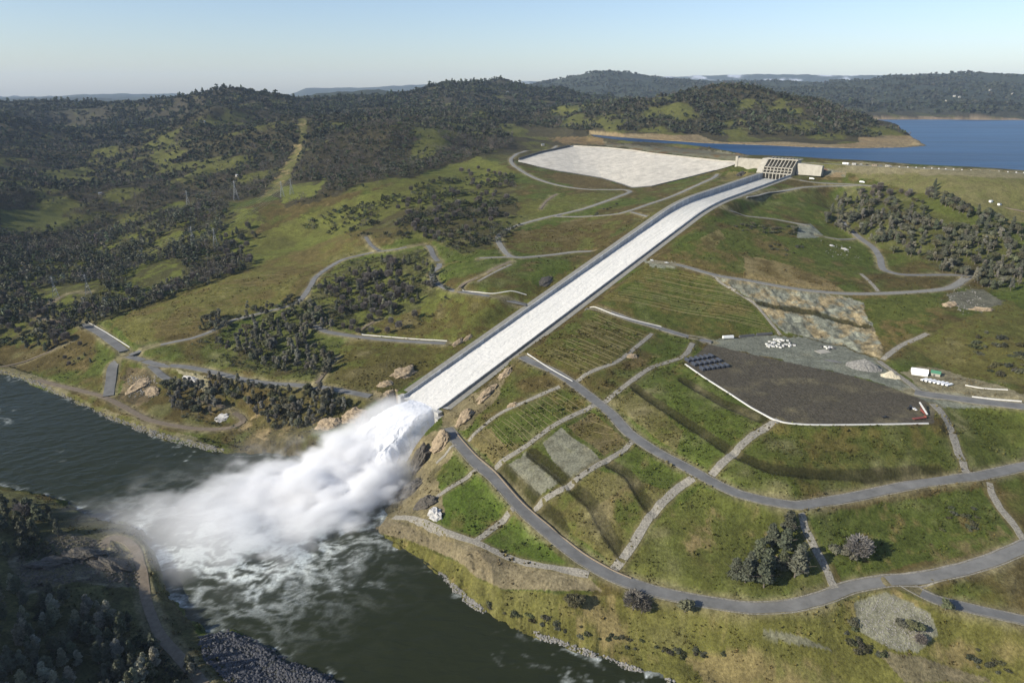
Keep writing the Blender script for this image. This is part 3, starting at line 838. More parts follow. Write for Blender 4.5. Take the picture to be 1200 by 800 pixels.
class MB:
    """collects boxes, bars and tubes into one mesh"""

    def __init__(s):
        s.V, s.F, s.I = [], [], []

    def add(s, V, F, mi=0):
        b = len(s.V)
        s.V += [tuple(v) for v in V]
        s.F += [tuple(i + b for i in f) for f in F]
        s.I += [mi] * len(F)
        return s

    def box(s, cx, cy, cz, sx, sy, sz, mi=0, rz=0.0):
        V = []
        c, n = math.cos(rz), math.sin(rz)
        for z in (-.5, .5):
            for x, y in ((-.5, -.5), (.5, -.5), (.5, .5), (-.5, .5)):
                X, Y = x * sx, y * sy
                V.append((cx + X * c - Y * n, cy + X * n + Y * c, cz + z * sz))
        return s.add(V, [(3, 2, 1, 0), (4, 5, 6, 7), (0, 1, 5, 4), (1, 2, 6, 5), (2, 3, 7, 6), (3, 0, 4, 7)], mi)

    def bar(s, a, b, r=.1, n=4, r2=None, mi=0):
        a, b = Vector(a), Vector(b)
        d = (b - a).normalized()
        u = d.orthogonal().normalized()
        v = d.cross(u)
        V = []
        for p, q in ((a, r), (b, r if r2 is None else r2)):
            for i in range(n):
                t = 2 * math.pi * i / n
                V.append(p + (u * math.cos(t) + v * math.sin(t)) * q)
        F = [(i, (i + 1) % n, n + (i + 1) % n, n + i) for i in range(n)] + [tuple(range(n))[::-1], tuple(range(n, 2 * n))]
        return s.add(V, F, mi)

    def prism(s, pts, z0, z1, mi=0):
        n = len(pts)
        V = [(x, y, z0) for x, y in pts] + [(x, y, z1) for x, y in pts]
        F = [(i, (i + 1) % n, n + (i + 1) % n, n + i) for i in range(n)] + [tuple(range(n))[::-1], tuple(range(n, 2 * n))]
        return s.add(V, F, mi)

    def build(s, name, m, parent=None, smooth=False, link_it=True):
        o = mesh_obj(name, s.V, s.F, m, parent, smooth, link_it)
        o.data.polygons.foreach_set('material_index', np.array(s.I, np.int32))
        return o


def grid_faces(nr, nc, off=0):
    i = np.arange(nr - 1)[:, None] * nc + np.arange(nc - 1)[None, :]
    return (np.stack([i, i + 1, i + nc + 1, i + nc], -1).reshape(-1, 4) + off)


def fast_mesh(name, V, F, mats, smooth=True, attrs=None, colors=None):
    me = bpy.data.meshes.new(name)
    V = np.asarray(V, np.float32)
    F = np.asarray(F, np.int32)
    nf, k_ = F.shape
    me.vertices.add(len(V))
    me.vertices.foreach_set('co', V.ravel())
    me.loops.add(nf * k_)
    me.loops.foreach_set('vertex_index', F.ravel())
    me.polygons.add(nf)
    me.polygons.foreach_set('loop_start', np.arange(0, nf * k_, k_, dtype=np.int32))
    me.polygons.foreach_set('loop_total', np.full(nf, k_, np.int32))
    for m in mats:
        me.materials.append(m)
    me.polygons.foreach_set('use_smooth', np.full(nf, bool(smooth)))
    for nm, c in (colors or {}).items():
        a = me.attributes.new(nm, 'FLOAT_COLOR', 'POINT')
        a.data.foreach_set('color', np.concatenate([c, np.ones((len(c), 1))], 1).astype(np.float32).ravel())
    for nm, c in (attrs or {}).items():
        a = me.attributes.new(nm, 'FLOAT', 'POINT')
        a.data.foreach_set('value', np.asarray(c, np.float32).ravel())
    me.update(calc_edges=True)
    return me


# ------------------------------------------------------------------ terrain sheet
V = np.stack([GX, GY, GZ], -1).reshape(-1, 3)
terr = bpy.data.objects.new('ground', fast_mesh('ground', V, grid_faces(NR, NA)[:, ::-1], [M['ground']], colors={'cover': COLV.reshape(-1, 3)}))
put(link(terr), kind='structure')


def strip(name, C, w, m, lift=.22, flat=True, nx=3, skirt=.7, rough=0.0, n=13, kind='structure'):
    """a ribbon of surface laid along the centre line C, with skirts down into the ground"""
    C = np.asarray(C)[:, :2]
    t = np.gradient(C, axis=0)
    t /= np.linalg.norm(t, axis=1)[:, None] + 1e-9
    nrm = np.stack([-t[:, 1], t[:, 0]], 1)
    zc = smooth1(hgt(C[:, 0], C[:, 1]), n)
    nx = nx if nx % 2 else nx + 1
    offs = np.linspace(-.5, .5, nx)
    V, rows = [], []
    idx = np.arange(len(C))
    for j, o in enumerate(offs):
        ww = w * o
        e = ww
        if abs(o) == .5:
            e = ww * (1 + rough * (fbm(idx / 2.3, idx * 0 + j * 7.7, 2, 13 + j) - .5) * 2)
        p = C + nrm * np.atleast_1d(e)[..., None] * np.ones((len(C), 1))
        h = hgt(p[:, 0], p[:, 1])
        z = np.maximum(zc, h) if flat else h
        if flat:
            z = zc + np.clip(h - zc, -.1, .1)
        rows.append(np.c_[p, z + lift])
    lo0, lo1 = rows[0].copy(), rows[-1].copy()
    lo0[:, 2] -= skirt + lift
    lo1[:, 2] -= skirt + lift
    rows = [lo0] + rows + [lo1]
    V = np.stack(rows, 1).reshape(-1, 3)
    me = fast_mesh(name, V, grid_faces(len(C), len(rows)), [m], smooth=False)
    o = bpy.data.objects.new(name, me)
    link(o)
    if kind:
        put(o, kind=kind)
    return o


lift = .30
for kind, w, C in road_defs:
    lift += .006
    strip(kind, C, w, M[{'road': 'asphalt', 'gravel_road': 'gravelroad', 'dirt_track': 'dirt'}[kind]], lift=lift, rough=.06 if kind == 'road' else .12)
for kind, w, C in road_defs[:6]:                     # rocky gutters along the main roads
    t = np.gradient(C, axis=0)
    t /= np.linalg.norm(t, axis=1)[:, None] + 1e-9
    for sg in (-1, 1):
        O = C + np.stack([-t[:, 1], t[:, 0]], 1) * sg * (w / 2 + .95)
        strip('kerb', O, 1.2 if sg > 0 else .8, M['drain'], lift=.24, flat=False, nx=3, rough=.5)
for w, C in drain_defs:
    lift += .006
    strip('drainage_path', C, w, M['drain'], lift=lift * .6, flat=False, nx=5, rough=.22)

# ------------------------------------------------------------------ water
def water_mat(name, col, rough, scales, dist, foam=None, spec=.5, foamcol=(.62, .66, .62), ior=1.33):
    m = bpy.data.materials.new(name)
    m.use_nodes = True
    N, L = m.node_tree.nodes, m.node_tree.links
    b = N['Principled BSDF']
    b.inputs['Roughness'].default_value = rough
    b.inputs['Specular IOR Level'].default_value = spec
    b.inputs['IOR'].default_value = ior
    geo = N.new('ShaderNodeNewGeometry')
    mp = N.new('ShaderNodeMapping')
    mp.inputs['Rotation'].default_value = (0, 0, scales[2])
    mp.inputs['Scale'].default_value = (scales[0], scales[1], 1)
    L.new(geo.outputs['Position'], mp.inputs['Vector'])
    n = N.new('ShaderNodeTexNoise')
    n.inputs['Scale'].default_value = 1
    n.inputs['Detail'].default_value = 5
    n.inputs['Distortion'].default_value = .8
    L.new(mp.outputs[0], n.inputs['Vector'])
    bp = N.new('ShaderNodeBump')
    bp.inputs['Distance'].default_value = dist
    L.new(n.outputs['Fac'], bp.inputs['Height'])
    L.new(bp.outputs[0], b.inputs['Normal'])
    if foam:
        a = N.new('ShaderNodeAttribute')
        a.attribute_name = foam
        n2_ = N.new('ShaderNodeTexNoise')
        n2_.inputs['Scale'].default_value = .45
        n2_.inputs['Detail'].default_value = 9
        n2_.inputs['Roughness'].default_value = .72
        n2_.inputs['Distortion'].default_value = .4
        L.new(geo.outputs['Position'], n2_.inputs['Vector'])
        s4 = N.new('ShaderNodeMath'); s4.operation = 'MULTIPLY_ADD'
        s4.inputs[1].default_value, s4.inputs[2].default_value = 2.4, -.35
        L.new(n2_.outputs['Fac'], s4.inputs[0])
        mr = N.new('ShaderNodeMath'); mr.operation = 'MULTIPLY'; mr.use_clamp = True
        L.new(a.outputs['Fac'], mr.inputs[0]); L.new(s4.outputs[0], mr.inputs[1])
        mx = N.new('ShaderNodeMix'); mx.data_type = 'RGBA'
        mx.inputs[7].default_value = (*foamcol, 1)
        ae = N.new('ShaderNodeAttribute'); ae.attribute_name = 'aerated'
        m0 = N.new('ShaderNodeMix'); m0.data_type = 'RGBA'
        m0.inputs[6].default_value = (*col, 1); m0.inputs[7].default_value = (.17, .20, .165, 1)
        L.new(ae.outputs['Fac'], m0.inputs[0]); L.new(m0.outputs[2], mx.inputs[6])
        L.new(mr.outputs[0], mx.inputs[0])
        L.new(mx.outputs[2], b.inputs['Base Color'])
        mr2 = N.new('ShaderNodeMapRange')
        mr2.inputs['To Min'].default_value, mr2.inputs['To Max'].default_value = rough, .9
        L.new(mr.outputs[0], mr2.inputs['Value'])
        L.new(mr2.outputs[0], b.inputs['Roughness'])
    else:                                            # wind streaks: broad patches of lighter and darker water
        m3 = N.new('ShaderNodeMapping')
        m3.inputs['Scale'].default_value = (.0011, .008, 1)
        m3.inputs['Rotation'].default_value = (0, 0, .12)
        L.new(geo.outputs['Position'], m3.inputs['Vector'])
        n3_ = N.new('ShaderNodeTexNoise')
        n3_.inputs['Scale'].default_value = 1
        n3_.inputs['Detail'].default_value = 6
        L.new(m3.outputs[0], n3_.inputs['Vector'])
        rp = N.new('ShaderNodeMapRange')
        rp.inputs['From Min'].default_value, rp.inputs['From Max'].default_value = .35, .65
        L.new(n3_.outputs['Fac'], rp.inputs['Value'])
        mx = N.new('ShaderNodeMix'); mx.data_type = 'RGBA'
        mx.inputs[6].default_value = (col[0] * .7, col[1] * .7, col[2] * .7, 1)
        mx.inputs[7].default_value = (col[0] * 2.2 + .006, col[1] * 1.7, col[2] * 1.35, 1)
        L.new(rp.outputs[0], mx.inputs[0])
        L.new(mx.outputs[2], b.inputs['Base Color'])
    return m


M['river'] = water_mat('river_water', (.020, .024, .011), .10, (.055, .16, .55), .8, 'foam', spec=.4, ior=1.17)
M['lake'] = water_mat('lake_water', (.005, .040, .115), .30, (.012, .05, .1), 1.2, spec=.3, ior=1.10)
# river surface: a fine grid with real waves, cut to the river outline
bx0, bx1, by0, by1 = -900, 330, 215, 1010
gs = 1.6
xs, ys = np.arange(bx0, bx1, gs), np.arange(by0, by1, gs)
XX, YY = np.meshgrid(xs, ys)
dd, _ = poly_dist(XX.ravel(), YY.ravel(), RIVER, True, 60)
insd = in_poly(XX.ravel(), YY.ravel(), RIVER)
keep = (insd | (dd < 12)).reshape(XX.shape)
S2, T2 = chute_st(XX, YY)
boil = np.exp(-(((S2 + 165) / 95) ** 2 + (T2 / 75) ** 2))
plume = np.exp(-(((S2 + 215) / 112) ** 2 + ((T2 - 6) / 84) ** 2))
ZZ = (fbm(XX / 14, YY / 7, 3, 5) - .5) * .9 + (fbm(XX / 6, YY / 6, 3, 6) - .5) * (0.4 + 4.0 * boil) + (fbm((XX * .83 + YY * .55) / 26, (YY * .83 - XX * .55) / 7, 2, 8) - .5) * .9
big = fbm(XX / 60, YY / 60, 3, 15)
wx_, wy_ = XX + (fbm(XX / 30, YY / 30, 3, 71) - .5) * 34, YY + (fbm(XX / 30, YY / 30, 3, 72) - .5) * 34
fil = ridged(wx_ / 22, wy_ / 13, 5, 73) * .6 + ridged(wx_ / 9, wy_ / 6, 4, 74) * .4
lace = sstep(.50, .82, fil + (fbm(XX / 5, YY / 4, 3, 75) - .5) * .30)
patch = sstep(.56, .78, fbm(XX / 60, YY / 40, 4, 16)) * .55 + sstep(9, 1, dd.reshape(XX.shape)) * insd.reshape(XX.shape) * .5
foam = np.clip(np.clip(plume * 1.55, 0, 1.25) * (.06 + 1.0 * lace) * (.45 + .9 * sstep(.3, .65, big)) + patch * sstep(.70, .86, fil), 0, 1)
F = grid_faces(*XX.shape)
kf = keep.ravel()[F].all(1)
riv = bpy.data.objects.new('river', fast_mesh('river', np.stack([XX, YY, ZZ * .8], -1).reshape(-1, 3), F[kf], [M['river']], attrs={'foam': foam.ravel()}))
put(link(riv), kind='structure')


def ngon_obj(name, P, z, m):
    bm = bmesh.new()
    f = bm.faces.new([bm.verts.new((float(x), float(y), z)) for x, y in P])
    bm.normal_update()
    if f.normal.z < 0:
        f.normal_flip()
    bmesh.ops.triangulate(bm, faces=bm.faces[:])
    me = bpy.data.meshes.new(name)
    bm.to_mesh(me)
    bm.free()
    me.materials.append(m)
    return link(bpy.data.objects.new(name, me))


cen = LAKE.mean(0)
# push the outline 5 m under the banks
e = np.roll(LAKE, -1, 0) - np.roll(LAKE, 1, 0)
nn = np.stack([e[:, 1], -e[:, 0]], 1)
nn /= np.linalg.norm(nn, axis=1)[:, None]
area = .5 * np.sum(LAKE[:, 0] * np.roll(LAKE[:, 1], -1) - np.roll(LAKE[:, 0], -1) * LAKE[:, 1])
put(ngon_obj('lake', LAKE + nn * (6 if area > 0 else -6), LAKE_Z, M['lake']), kind='structure')
# ------------------------------------------------------------------ spillway chute
def g1(px, py):
    x, y, z = ground(px, py)
    return float(x[0]), float(y[0]), float(z[0])


def head(pa, pb):
    a, b = g1(*pa), g1(*pb)
    return math.atan2(b[1] - a[1], b[0] - a[0])


def P3(s, t, z):
    x, y = chute_xy(s, t)
    return (float(x), float(y), float(z))


def panel_mat(name, col, pitch):
    """board-marked concrete with a joint every PITCH metres along the chute"""
    m = mat(name, col, .85, vary=.22, scale=.12, coord='World', spec=.2)
    N, L = m.node_tree.nodes, m.node_tree.links
    b = N['Principled BSDF']
    old = b.inputs['Base Color'].links[0].from_socket
    geo = N.new('ShaderNodeNewGeometry')
    dp = N.new('ShaderNodeVectorMath'); dp.operation = 'DOT_PRODUCT'
    dp.inputs[1].default_value = (CH_D[0], CH_D[1], 0)
    L.new(geo.outputs['Position'], dp.inputs[0])
    dv = N.new('ShaderNodeMath'); dv.operation = 'DIVIDE'; dv.inputs[1].default_value = pitch
    L.new(dp.outputs['Value'], dv.inputs[0])
    fr = N.new('ShaderNodeMath'); fr.operation = 'FRACT'
    fl = N.new('ShaderNodeMath'); fl.operation = 'FLOOR'
    L.new(dv.outputs[0], fr.inputs[0]); L.new(dv.outputs[0], fl.inputs[0])
    wn = N.new('ShaderNodeTexWhiteNoise'); wn.noise_dimensions = '1D'
    L.new(fl.outputs[0], wn.inputs['W'])
    gt = N.new('ShaderNodeMath'); gt.operation = 'GREATER_THAN'; gt.inputs[1].default_value = .07
    L.new(fr.outputs[0], gt.inputs[0])
    m1 = N.new('ShaderNodeMapRange'); m1.inputs['To Min'].default_value, m1.inputs['To Max'].default_value = .84, 1.12
    L.new(wn.outputs['Value'], m1.inputs['Value'])
    m2 = N.new('ShaderNodeMapRange'); m2.inputs['To Min'].default_value = .6
    L.new(gt.outputs[0], m2.inputs['Value'])
    mu = N.new('ShaderNodeMath'); mu.operation = 'MULTIPLY'
    L.new(m1.outputs[0], mu.inputs[0]); L.new(m2.outputs[0], mu.inputs[1])
    sc_ = N.new('ShaderNodeVectorMath'); sc_.operation = 'SCALE'
    L.new(old, sc_.inputs[0]); L.new(mu.outputs[0], sc_.inputs['Scale'])
    L.new(sc_.outputs[0], b.inputs['Base Color'])
    return m


M['chutewall'] = panel_mat('chute_wall_concrete', (.36, .37, .37), 9.0)
chute = put(empty('spillway_chute', P3(0, 0, wall_top(0))), 'long straight concrete spillway chute full of white water running down the hillside', 'spillway')
inv = chute.matrix_world.inverted()


def child(o, parent):
    """parent a world-space mesh without moving it"""
    o.parent = parent
    o.matrix_parent_inverse = Matrix.Translation(-parent.location) if not any(parent.rotation_euler) else (Matrix.Translation(parent.location) @ parent.rotation_euler.to_matrix().to_4x4()).inverted()
    return o


def sweep(name, ss, prof, m, parent):
    """prof(s) -> list of (t, z) around the section"""
    V, n = [], None
    for s in ss:
        pr = prof(s)
        n = len(pr)
        V += [P3(s, t, z) for t, z in pr]
    F = []
    for i in range(len(ss) - 1):
        for j in range(n):
            F.append((i * n + j, (i + 1) * n + j, (i + 1) * n + (j + 1) % n, i * n + (j + 1) % n))
    F += [tuple(range(n))[::-1], tuple(range((len(ss) - 1) * n, len(ss) * n))]
    F = [f[::-1] for f in F]
    return child(mesh_obj(name, V, F, m), parent)


SS = np.r_[np.arange(-4, 925, 6.0), 931.5]
hw = CH_W / 2
for sg in (-1, 1):
    sweep('wall', SS, lambda s: [(sg * (hw - .45) + a, z) for a, z in ((-.45, wall_top(s)), (.45, wall_top(s)), (.9 if sg > 0 else .45, wall_top(s) - 20), (-.45 if sg > 0 else -.9, wall_top(s) - 20))], M['chutewall'], chute)
sweep('floor_slab', SS, lambda s: [(-hw + .9, wall_top(s) - wall_h(s) - 2.6), (hw - .9, wall_top(s) - wall_h(s) - 2.6), (hw - .9, wall_top(s) - wall_h(s) - 4), (-hw + .9, wall_top(s) - wall_h(s) - 4)], M['concrete'], chute)
# the flip bucket at the lower end: blocks beside and under the lip
for a, b, c, d, z0, z1 in ((-9, 9, hw + .1, hw + 6.5, 8, 47.2), (-14, -3, hw + 6.6, hw + 11, 8, 43.5), (-8, 6, -hw - 5, -hw - .1, 8, 47)):
    mb = MB()
    mb.prism([P3(a, c, 0)[:2], P3(b, c, 0)[:2], P3(b, d, 0)[:2], P3(a, d, 0)[:2]][::-1], z0, z1)
    child(mb.build('end_block', M['concrete']), chute)
mb = MB()
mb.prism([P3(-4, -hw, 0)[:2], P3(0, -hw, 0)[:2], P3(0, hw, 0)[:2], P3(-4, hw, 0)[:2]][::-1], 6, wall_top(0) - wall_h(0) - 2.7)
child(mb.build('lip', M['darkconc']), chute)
mb = MB()
for s in (-8, -2, 4):
    mb.bar(P3(s, hw + 6.2, 47.2), P3(s, hw + 6.2, 48.4), .08)
mb.bar(P3(-9, hw + 6.2, 48.4), P3(9, hw + 6.2, 48.4), .07)
child(mb.build('handrail', M['galv']), chute)
for sg in (-1, 1):                                  # maintenance strips beside the walls
    C = np.array([chute_xy(s, sg * (hw + 4.6)) for s in np.arange(4, 925, 6.0)])
    V, rows = [], []
    sar = np.arange(4, 925, 6.0)
    for t in (hw + .5, hw + 4, hw + 8.5, hw + 9.2):
        p = np.array([chute_xy(s, sg * t) for s in sar])
        z = wall_top(sar) - (3.1 if sg > 0 else .75) - (1.5 if t > hw + 9 else 0)
        rows.append(np.c_[p, z])
    o = link(bpy.data.objects.new('service_path', fast_mesh('service_path', np.stack(rows, 1).reshape(-1, 3), grid_faces(len(sar), 4), [M['gravelroad']], smooth=False)))
    put(o, kind='structure')

# ------------------------------------------------------------------ white water: chute flow and the leaping jet
def foam_mat(name, lo, hi, attr, bump, sc):
    m = bpy.data.materials.new(name)
    m.use_nodes = True
    N, L = m.node_tree.nodes, m.node_tree.links
    b = N['Principled BSDF']
    b.inputs['Roughness'].default_value = .85
    b.inputs['Specular IOR Level'].default_value = .2
    a = N.new('ShaderNodeAttribute'); a.attribute_name = attr
    geo = N.new('ShaderNodeNewGeometry')
    mp = N.new('ShaderNodeMapping')
    mp.vector_type = 'TEXTURE'
    mp.inputs['Rotation'].default_value = (0, 0, math.pi / 2 - CH_AZ)
    mp.inputs['Scale'].default_value = sc
    L.new(geo.outputs['Position'], mp.inputs['Vector'])
    n = N.new('ShaderNodeTexNoise')
    n.inputs['Scale'].default_value = 1
    n.inputs['Detail'].default_value = 6
    n.inputs['Roughness'].default_value = .65
    L.new(mp.outputs[0], n.inputs['Vector'])
    ad = N.new('ShaderNodeMath'); ad.operation = 'MULTIPLY_ADD'; ad.inputs[1].default_value = .8
    L.new(n.outputs['Fac'], ad.inputs[0])
    sb = N.new('ShaderNodeMath'); sb.operation = 'SUBTRACT'; sb.inputs[1].default_value = .40
    L.new(a.outputs['Fac'], sb.inputs[0]); L.new(sb.outputs[0], ad.inputs[2])
    mx = N.new('ShaderNodeMix'); mx.data_type = 'RGBA'; mx.clamp_factor = True
    mx.inputs[6].default_value = (*lo, 1); mx.inputs[7].default_value = (*hi, 1)
    L.new(ad.outputs[0], mx.inputs[0])
    L.new(mx.outputs[2], b.inputs['Base Color'])
    bp = N.new('ShaderNodeBump'); bp.inputs['Distance'].default_value = bump
    L.new(n.outputs['Fac'], bp.inputs['Height'])
    L.new(bp.outputs[0], b.inputs['Normal'])
    return m


M['flow'] = foam_mat('chute_white_water', (.27, .275, .245), (.60, .588, .545), 'foam', .6, (2.4, .95, .95))
M['jet'] = foam_mat('spray_white_water', (.52, .56, .60), (.93, .93, .93), 'foam', 1.6, (4, 1.6, 1.6))
ss = np.arange(-5, 930, 1.6)
tt = np.linspace(-hw + .85, hw - .85, 64)
Sg, Tg = np.meshgrid(ss, tt, indexing='ij')
zz = wall_top(Sg) - wall_h(Sg) + (fbm((Sg + .45 * Tg) / 11 + 5, (Tg - .06 * Sg) / 1.25, 3, 7) - .5) * .7 + (fbm((Sg + 1.1 * Tg) / 3.1, (1.1 * Sg - Tg) / 3.1, 3, 8) - .5) * .8 - .5 * np.cos(Tg / hw * 3)
X_, Y_ = chute_xy(Sg, Tg)
fo = np.interp(Sg, [0, 250, 520, 700, 930], [.98, .92, .80, .50, .38]) + (fbm(Sg / 40, Tg / 6, 3, 9) - .5) * .3 + (fbm((Sg + Tg * .3) / 38, (Tg + 3 * np.sin(Sg / 47)) / .9, 3, 19) - .5) * .6
flow = link(bpy.data.objects.new('chute_water', fast_mesh('chute_water', np.stack([X_, Y_, zz], -1).reshape(-1, 3), grid_faces(len(ss), len(tt)), [M['flow']], attrs={'foam': fo.ravel()})))
put(flow, kind='stuff')


def vnoise3(x, y, z, seed=0):
    iz = np.floor(z)
    f = z - iz
    f = f * f * (3 - 2 * f)
    out = np.zeros(np.broadcast(x, y, z).shape)
    k_ = iz.astype(int)
    for q in np.unique(np.concatenate([k_.ravel(), k_.ravel() + 1])):
        w_ = np.where(k_ == q, 1 - f, np.where(k_ + 1 == q, f, 0))
        if (w_ > 0).any():
            out = out + w_ * vnoise(x, y, seed + 101 * int(q))
    return out


def fbm3(x, y, z, octs, seed):
    s, a, n = 0, 1.0, 0
    for i in range(octs):
        s = s + a * vnoise3(x * 2 ** i + 7.1 * i, y * 2 ** i + 3.3 * i, z * 2 ** i + 1.7 * i, seed + i)
        n += a
        a *= .55
    return s / n


dd_ = np.r_[np.arange(-8, 0, 1.0), np.arange(0, 150, 1.0)]
uu_ = np.linspace(-1, 1, 150)
Dg, Ug = np.meshgrid(dd_, uu_, indexing='ij')
dp = np.maximum(Dg, 0)
W_ = hw - .9 + np.where(dp > 4, (dp - 4) * .22, 0)
lip_z = wall_top(0) - wall_h(0)
top = lip_z + .10 * dp - .0046 * dp ** 2
top = np.maximum(top, 3 + 10 * np.exp(-((dp - 118) / 30) ** 2))
crown_ = (1 - np.abs(Ug) ** 4 * .25)
drop = np.minimum(top, 3.5 + dp * .95)
edge = sstep(.62, 1.0, np.abs(Ug)) ** 1.3
st1 = fbm(Dg / 26 - 3, Ug * W_ / 6, 4, 31)
st2 = fbm(Dg / 9, Ug * W_ / 4.2, 4, 33) * .6 + .32
amp = np.interp(dp, [0, 10, 40, 90, 150], [.4, 1.2, 3.4, 5.4, 4.5])
zz = top - edge * drop * (dp > 0) + ((st1 - .5) * 1.3 + (st2 - .6) * .9) * amp * (1 - .5 * edge) + (fbm(Dg / 3.2, Ug * W_ / 1.7, 3, 47) - .5) * np.interp(dp, [0, 15, 60], [.2, 1.2, 1.6])
zz = zz * np.where(Dg < 0, 1, 1)
lat = Ug * W_ + (fbm(Dg / 6, Ug * 9, 3, 41) - .5) * amp * 1.6 * (dp > 0)
sh = (fbm(Dg / 8 + 50, Ug * 11, 3, 43) - .5) * amp * 1.2
X_, Y_ = chute_xy(-Dg + sh * (dp > 3), lat)
zz = np.maximum(zz, -1.0)
fo = .75 + (st2 - .6) * 1.5 + (st1 - .5) * .8 - edge * .25
jet = link(bpy.data.objects.new('white_water', fast_mesh('white_water', np.stack([X_, Y_, zz], -1).reshape(-1, 3), grid_faces(len(dd_), len(uu_))[:, ::-1], [M['jet']], attrs={'foam': fo.ravel()})))
put(jet, kind='stuff')

# drifting spray, a real cloud of droplets
def density_cloud(name, D, lo, hi, m):
    nx, ny, nz = D.shape
    me = bpy.data.meshes.new(name)
    me.vertices.add(D.size)
    pos = np.stack(np.meshgrid(*[np.linspace(lo[i], hi[i], D.shape[i]) for i in range(3)], indexing='ij'), -1)
    me.vertices.foreach_set('co', pos.transpose(2, 1, 0, 3).astype(np.float32).ravel())
    a = me.attributes.new('droplets', 'FLOAT', 'POINT')
    a.data.foreach_set('value', D.transpose(2, 1, 0).astype(np.float32).ravel())
    me.materials.append(m)
    o = link(bpy.data.objects.new(name, me))
    ng = bpy.data.node_groups.new(name, 'GeometryNodeTree')
    ng.interface.new_socket('Geometry', in_out='INPUT', socket_type='NodeSocketGeometry')
    ng.interface.new_socket('Geometry', in_out='OUTPUT', socket_type='NodeSocketGeometry')
    N, L = ng.nodes, ng.links
    gi, go = N.new('NodeGroupInput'), N.new('NodeGroupOutput')
    vc = N.new('GeometryNodeVolumeCube')
    vc.inputs['Min'].default_value, vc.inputs['Max'].default_value = lo, hi
    for k_, n in zip('XYZ', D.shape):
        vc.inputs['Resolution ' + k_].default_value = n
    p = N.new('GeometryNodeInputPosition')
    sx = N.new('ShaderNodeSeparateXYZ')
    L.new(p.outputs[0], sx.inputs[0])
    tot = None
    for i, mul in enumerate((1, nx, nx * ny)):
        mr = N.new('ShaderNodeMapRange')
        mr.inputs['From Min'].default_value, mr.inputs['From Max'].default_value = lo[i], hi[i]
        mr.inputs['To Max'].default_value = D.shape[i] - 1
        L.new(sx.outputs[i], mr.inputs['Value'])
        rd = N.new('ShaderNodeMath'); rd.operation = 'ROUND'
        L.new(mr.outputs[0], rd.inputs[0])
        mm = N.new('ShaderNodeMath'); mm.operation = 'MULTIPLY'; mm.inputs[1].default_value = mul
        L.new(rd.outputs[0], mm.inputs[0])
        if tot is None:
            tot = mm.outputs[0]
        else:
            ad = N.new('ShaderNodeMath')
            L.new(tot, ad.inputs[0]); L.new(mm.outputs[0], ad.inputs[1])
            tot = ad.outputs[0]
    na = N.new('GeometryNodeInputNamedAttribute')
    na.data_type = 'FLOAT'
    na.inputs['Name'].default_value = 'droplets'
    si = N.new('GeometryNodeSampleIndex')
    si.data_type, si.domain, si.clamp = 'FLOAT', 'POINT', True
    L.new(gi.outputs[0], si.inputs['Geometry'])
    L.new(na.outputs['Attribute'], si.inputs['Value'])
    L.new(tot, si.inputs['Index'])
    L.new(si.outputs['Value'], vc.inputs['Density'])
    sm = N.new('GeometryNodeSetMaterial')
    sm.inputs['Material'].default_value = m
    L.new(vc.outputs[0], sm.inputs[0])
    L.new(sm.outputs[0], go.inputs[0])
    md = o.modifiers.new('cloud', 'NODES')
    md.node_group = ng
    return o


mm_ = bpy.data.materials.new('spray_mist')
mm_.use_nodes = True
N, L = mm_.node_tree.nodes, mm_.node_tree.links
N.remove(N['Principled BSDF'])
pv = N.new('ShaderNodeVolumePrincipled')
pv.inputs['Color'].default_value = (.995, .995, .995, 1)
pv.inputs['Density'].default_value = 1.0
pv.inputs['Anisotropy'].default_value = 0.0
L.new(pv.outputs[0], N['Material Output'].inputs['Volume'])
lo, hi = (-460.0, 370.0, 0.0), (-70.0, 760.0, 110.0)
res = (190, 190, 54)
gx, gy, gz = np.meshgrid(*[np.linspace(lo[i], hi[i], res[i]) for i in range(3)], indexing='ij')
sgr, tgr = chute_st(gx, gy)
dg = -sgr
tc = tgr - np.interp(dg, [0, 100, 200, 320], [2, 8, 0, -52])
wid = np.interp(dg, [0, 40, 100, 180, 320], [24, 34, 52, 70, 76])
hgh = np.interp(dg, [0, 30, 60, 100, 160, 240, 330], [7, 9, 14, 20, 22, 19, 14])
jtop = lip_z + .10 * np.maximum(dg, 0) - .0046 * np.maximum(dg, 0) ** 2
base_ = np.interp(dg, [0, 60, 100, 130], [40, 22, 8, 0])
inten = np.interp(dg, [45, 75, 100, 130, 170, 215, 270, 340], [0, .34, 1.0, 1.05, .68, .32, .11, 0])
nz = fbm3(sgr / 40, tgr / 27, gz / 22 - sgr / 110, 5, 201)
nz2 = 1 - ridged(sgr / 30 + gz / 24, tgr / 19 - gz / 22, 4, 207) + .24
shape = np.exp(-(tc / wid) ** 2) * np.exp(-np.maximum(gz - base_, 0) ** 2 / hgh ** 2)
den = sstep(.02, .16, shape) * inten * sstep(.20, .48, shape * 1.0 + (nz - .5) * 1.25 + (nz2 - .62) * .5) * (.35 + shape)
veil = np.exp(-((tgr + 0) / 95) ** 2) * np.exp(-(gz / 22) ** 2) * np.interp(dg, [40, 110, 200, 330], [0, 1, .55, 0]) * sstep(.40, .62, nz) * .055
edge_ = np.minimum.reduce([gx - lo[0], hi[0] - gx, gy - lo[1], hi[1] - gy, hi[2] - gz]) / 14
D_ = (den * .17 + veil * .22) * np.clip(edge_, 0, 1)
skin = np.exp(-((gz - jtop - 1.5) / 4.0) ** 2) * sstep(46, 26, np.abs(tgr)) * np.interp(dg, [4, 25, 90, 120], [0, .6, 1, 0]) * sstep(.35, .6, nz) * .15
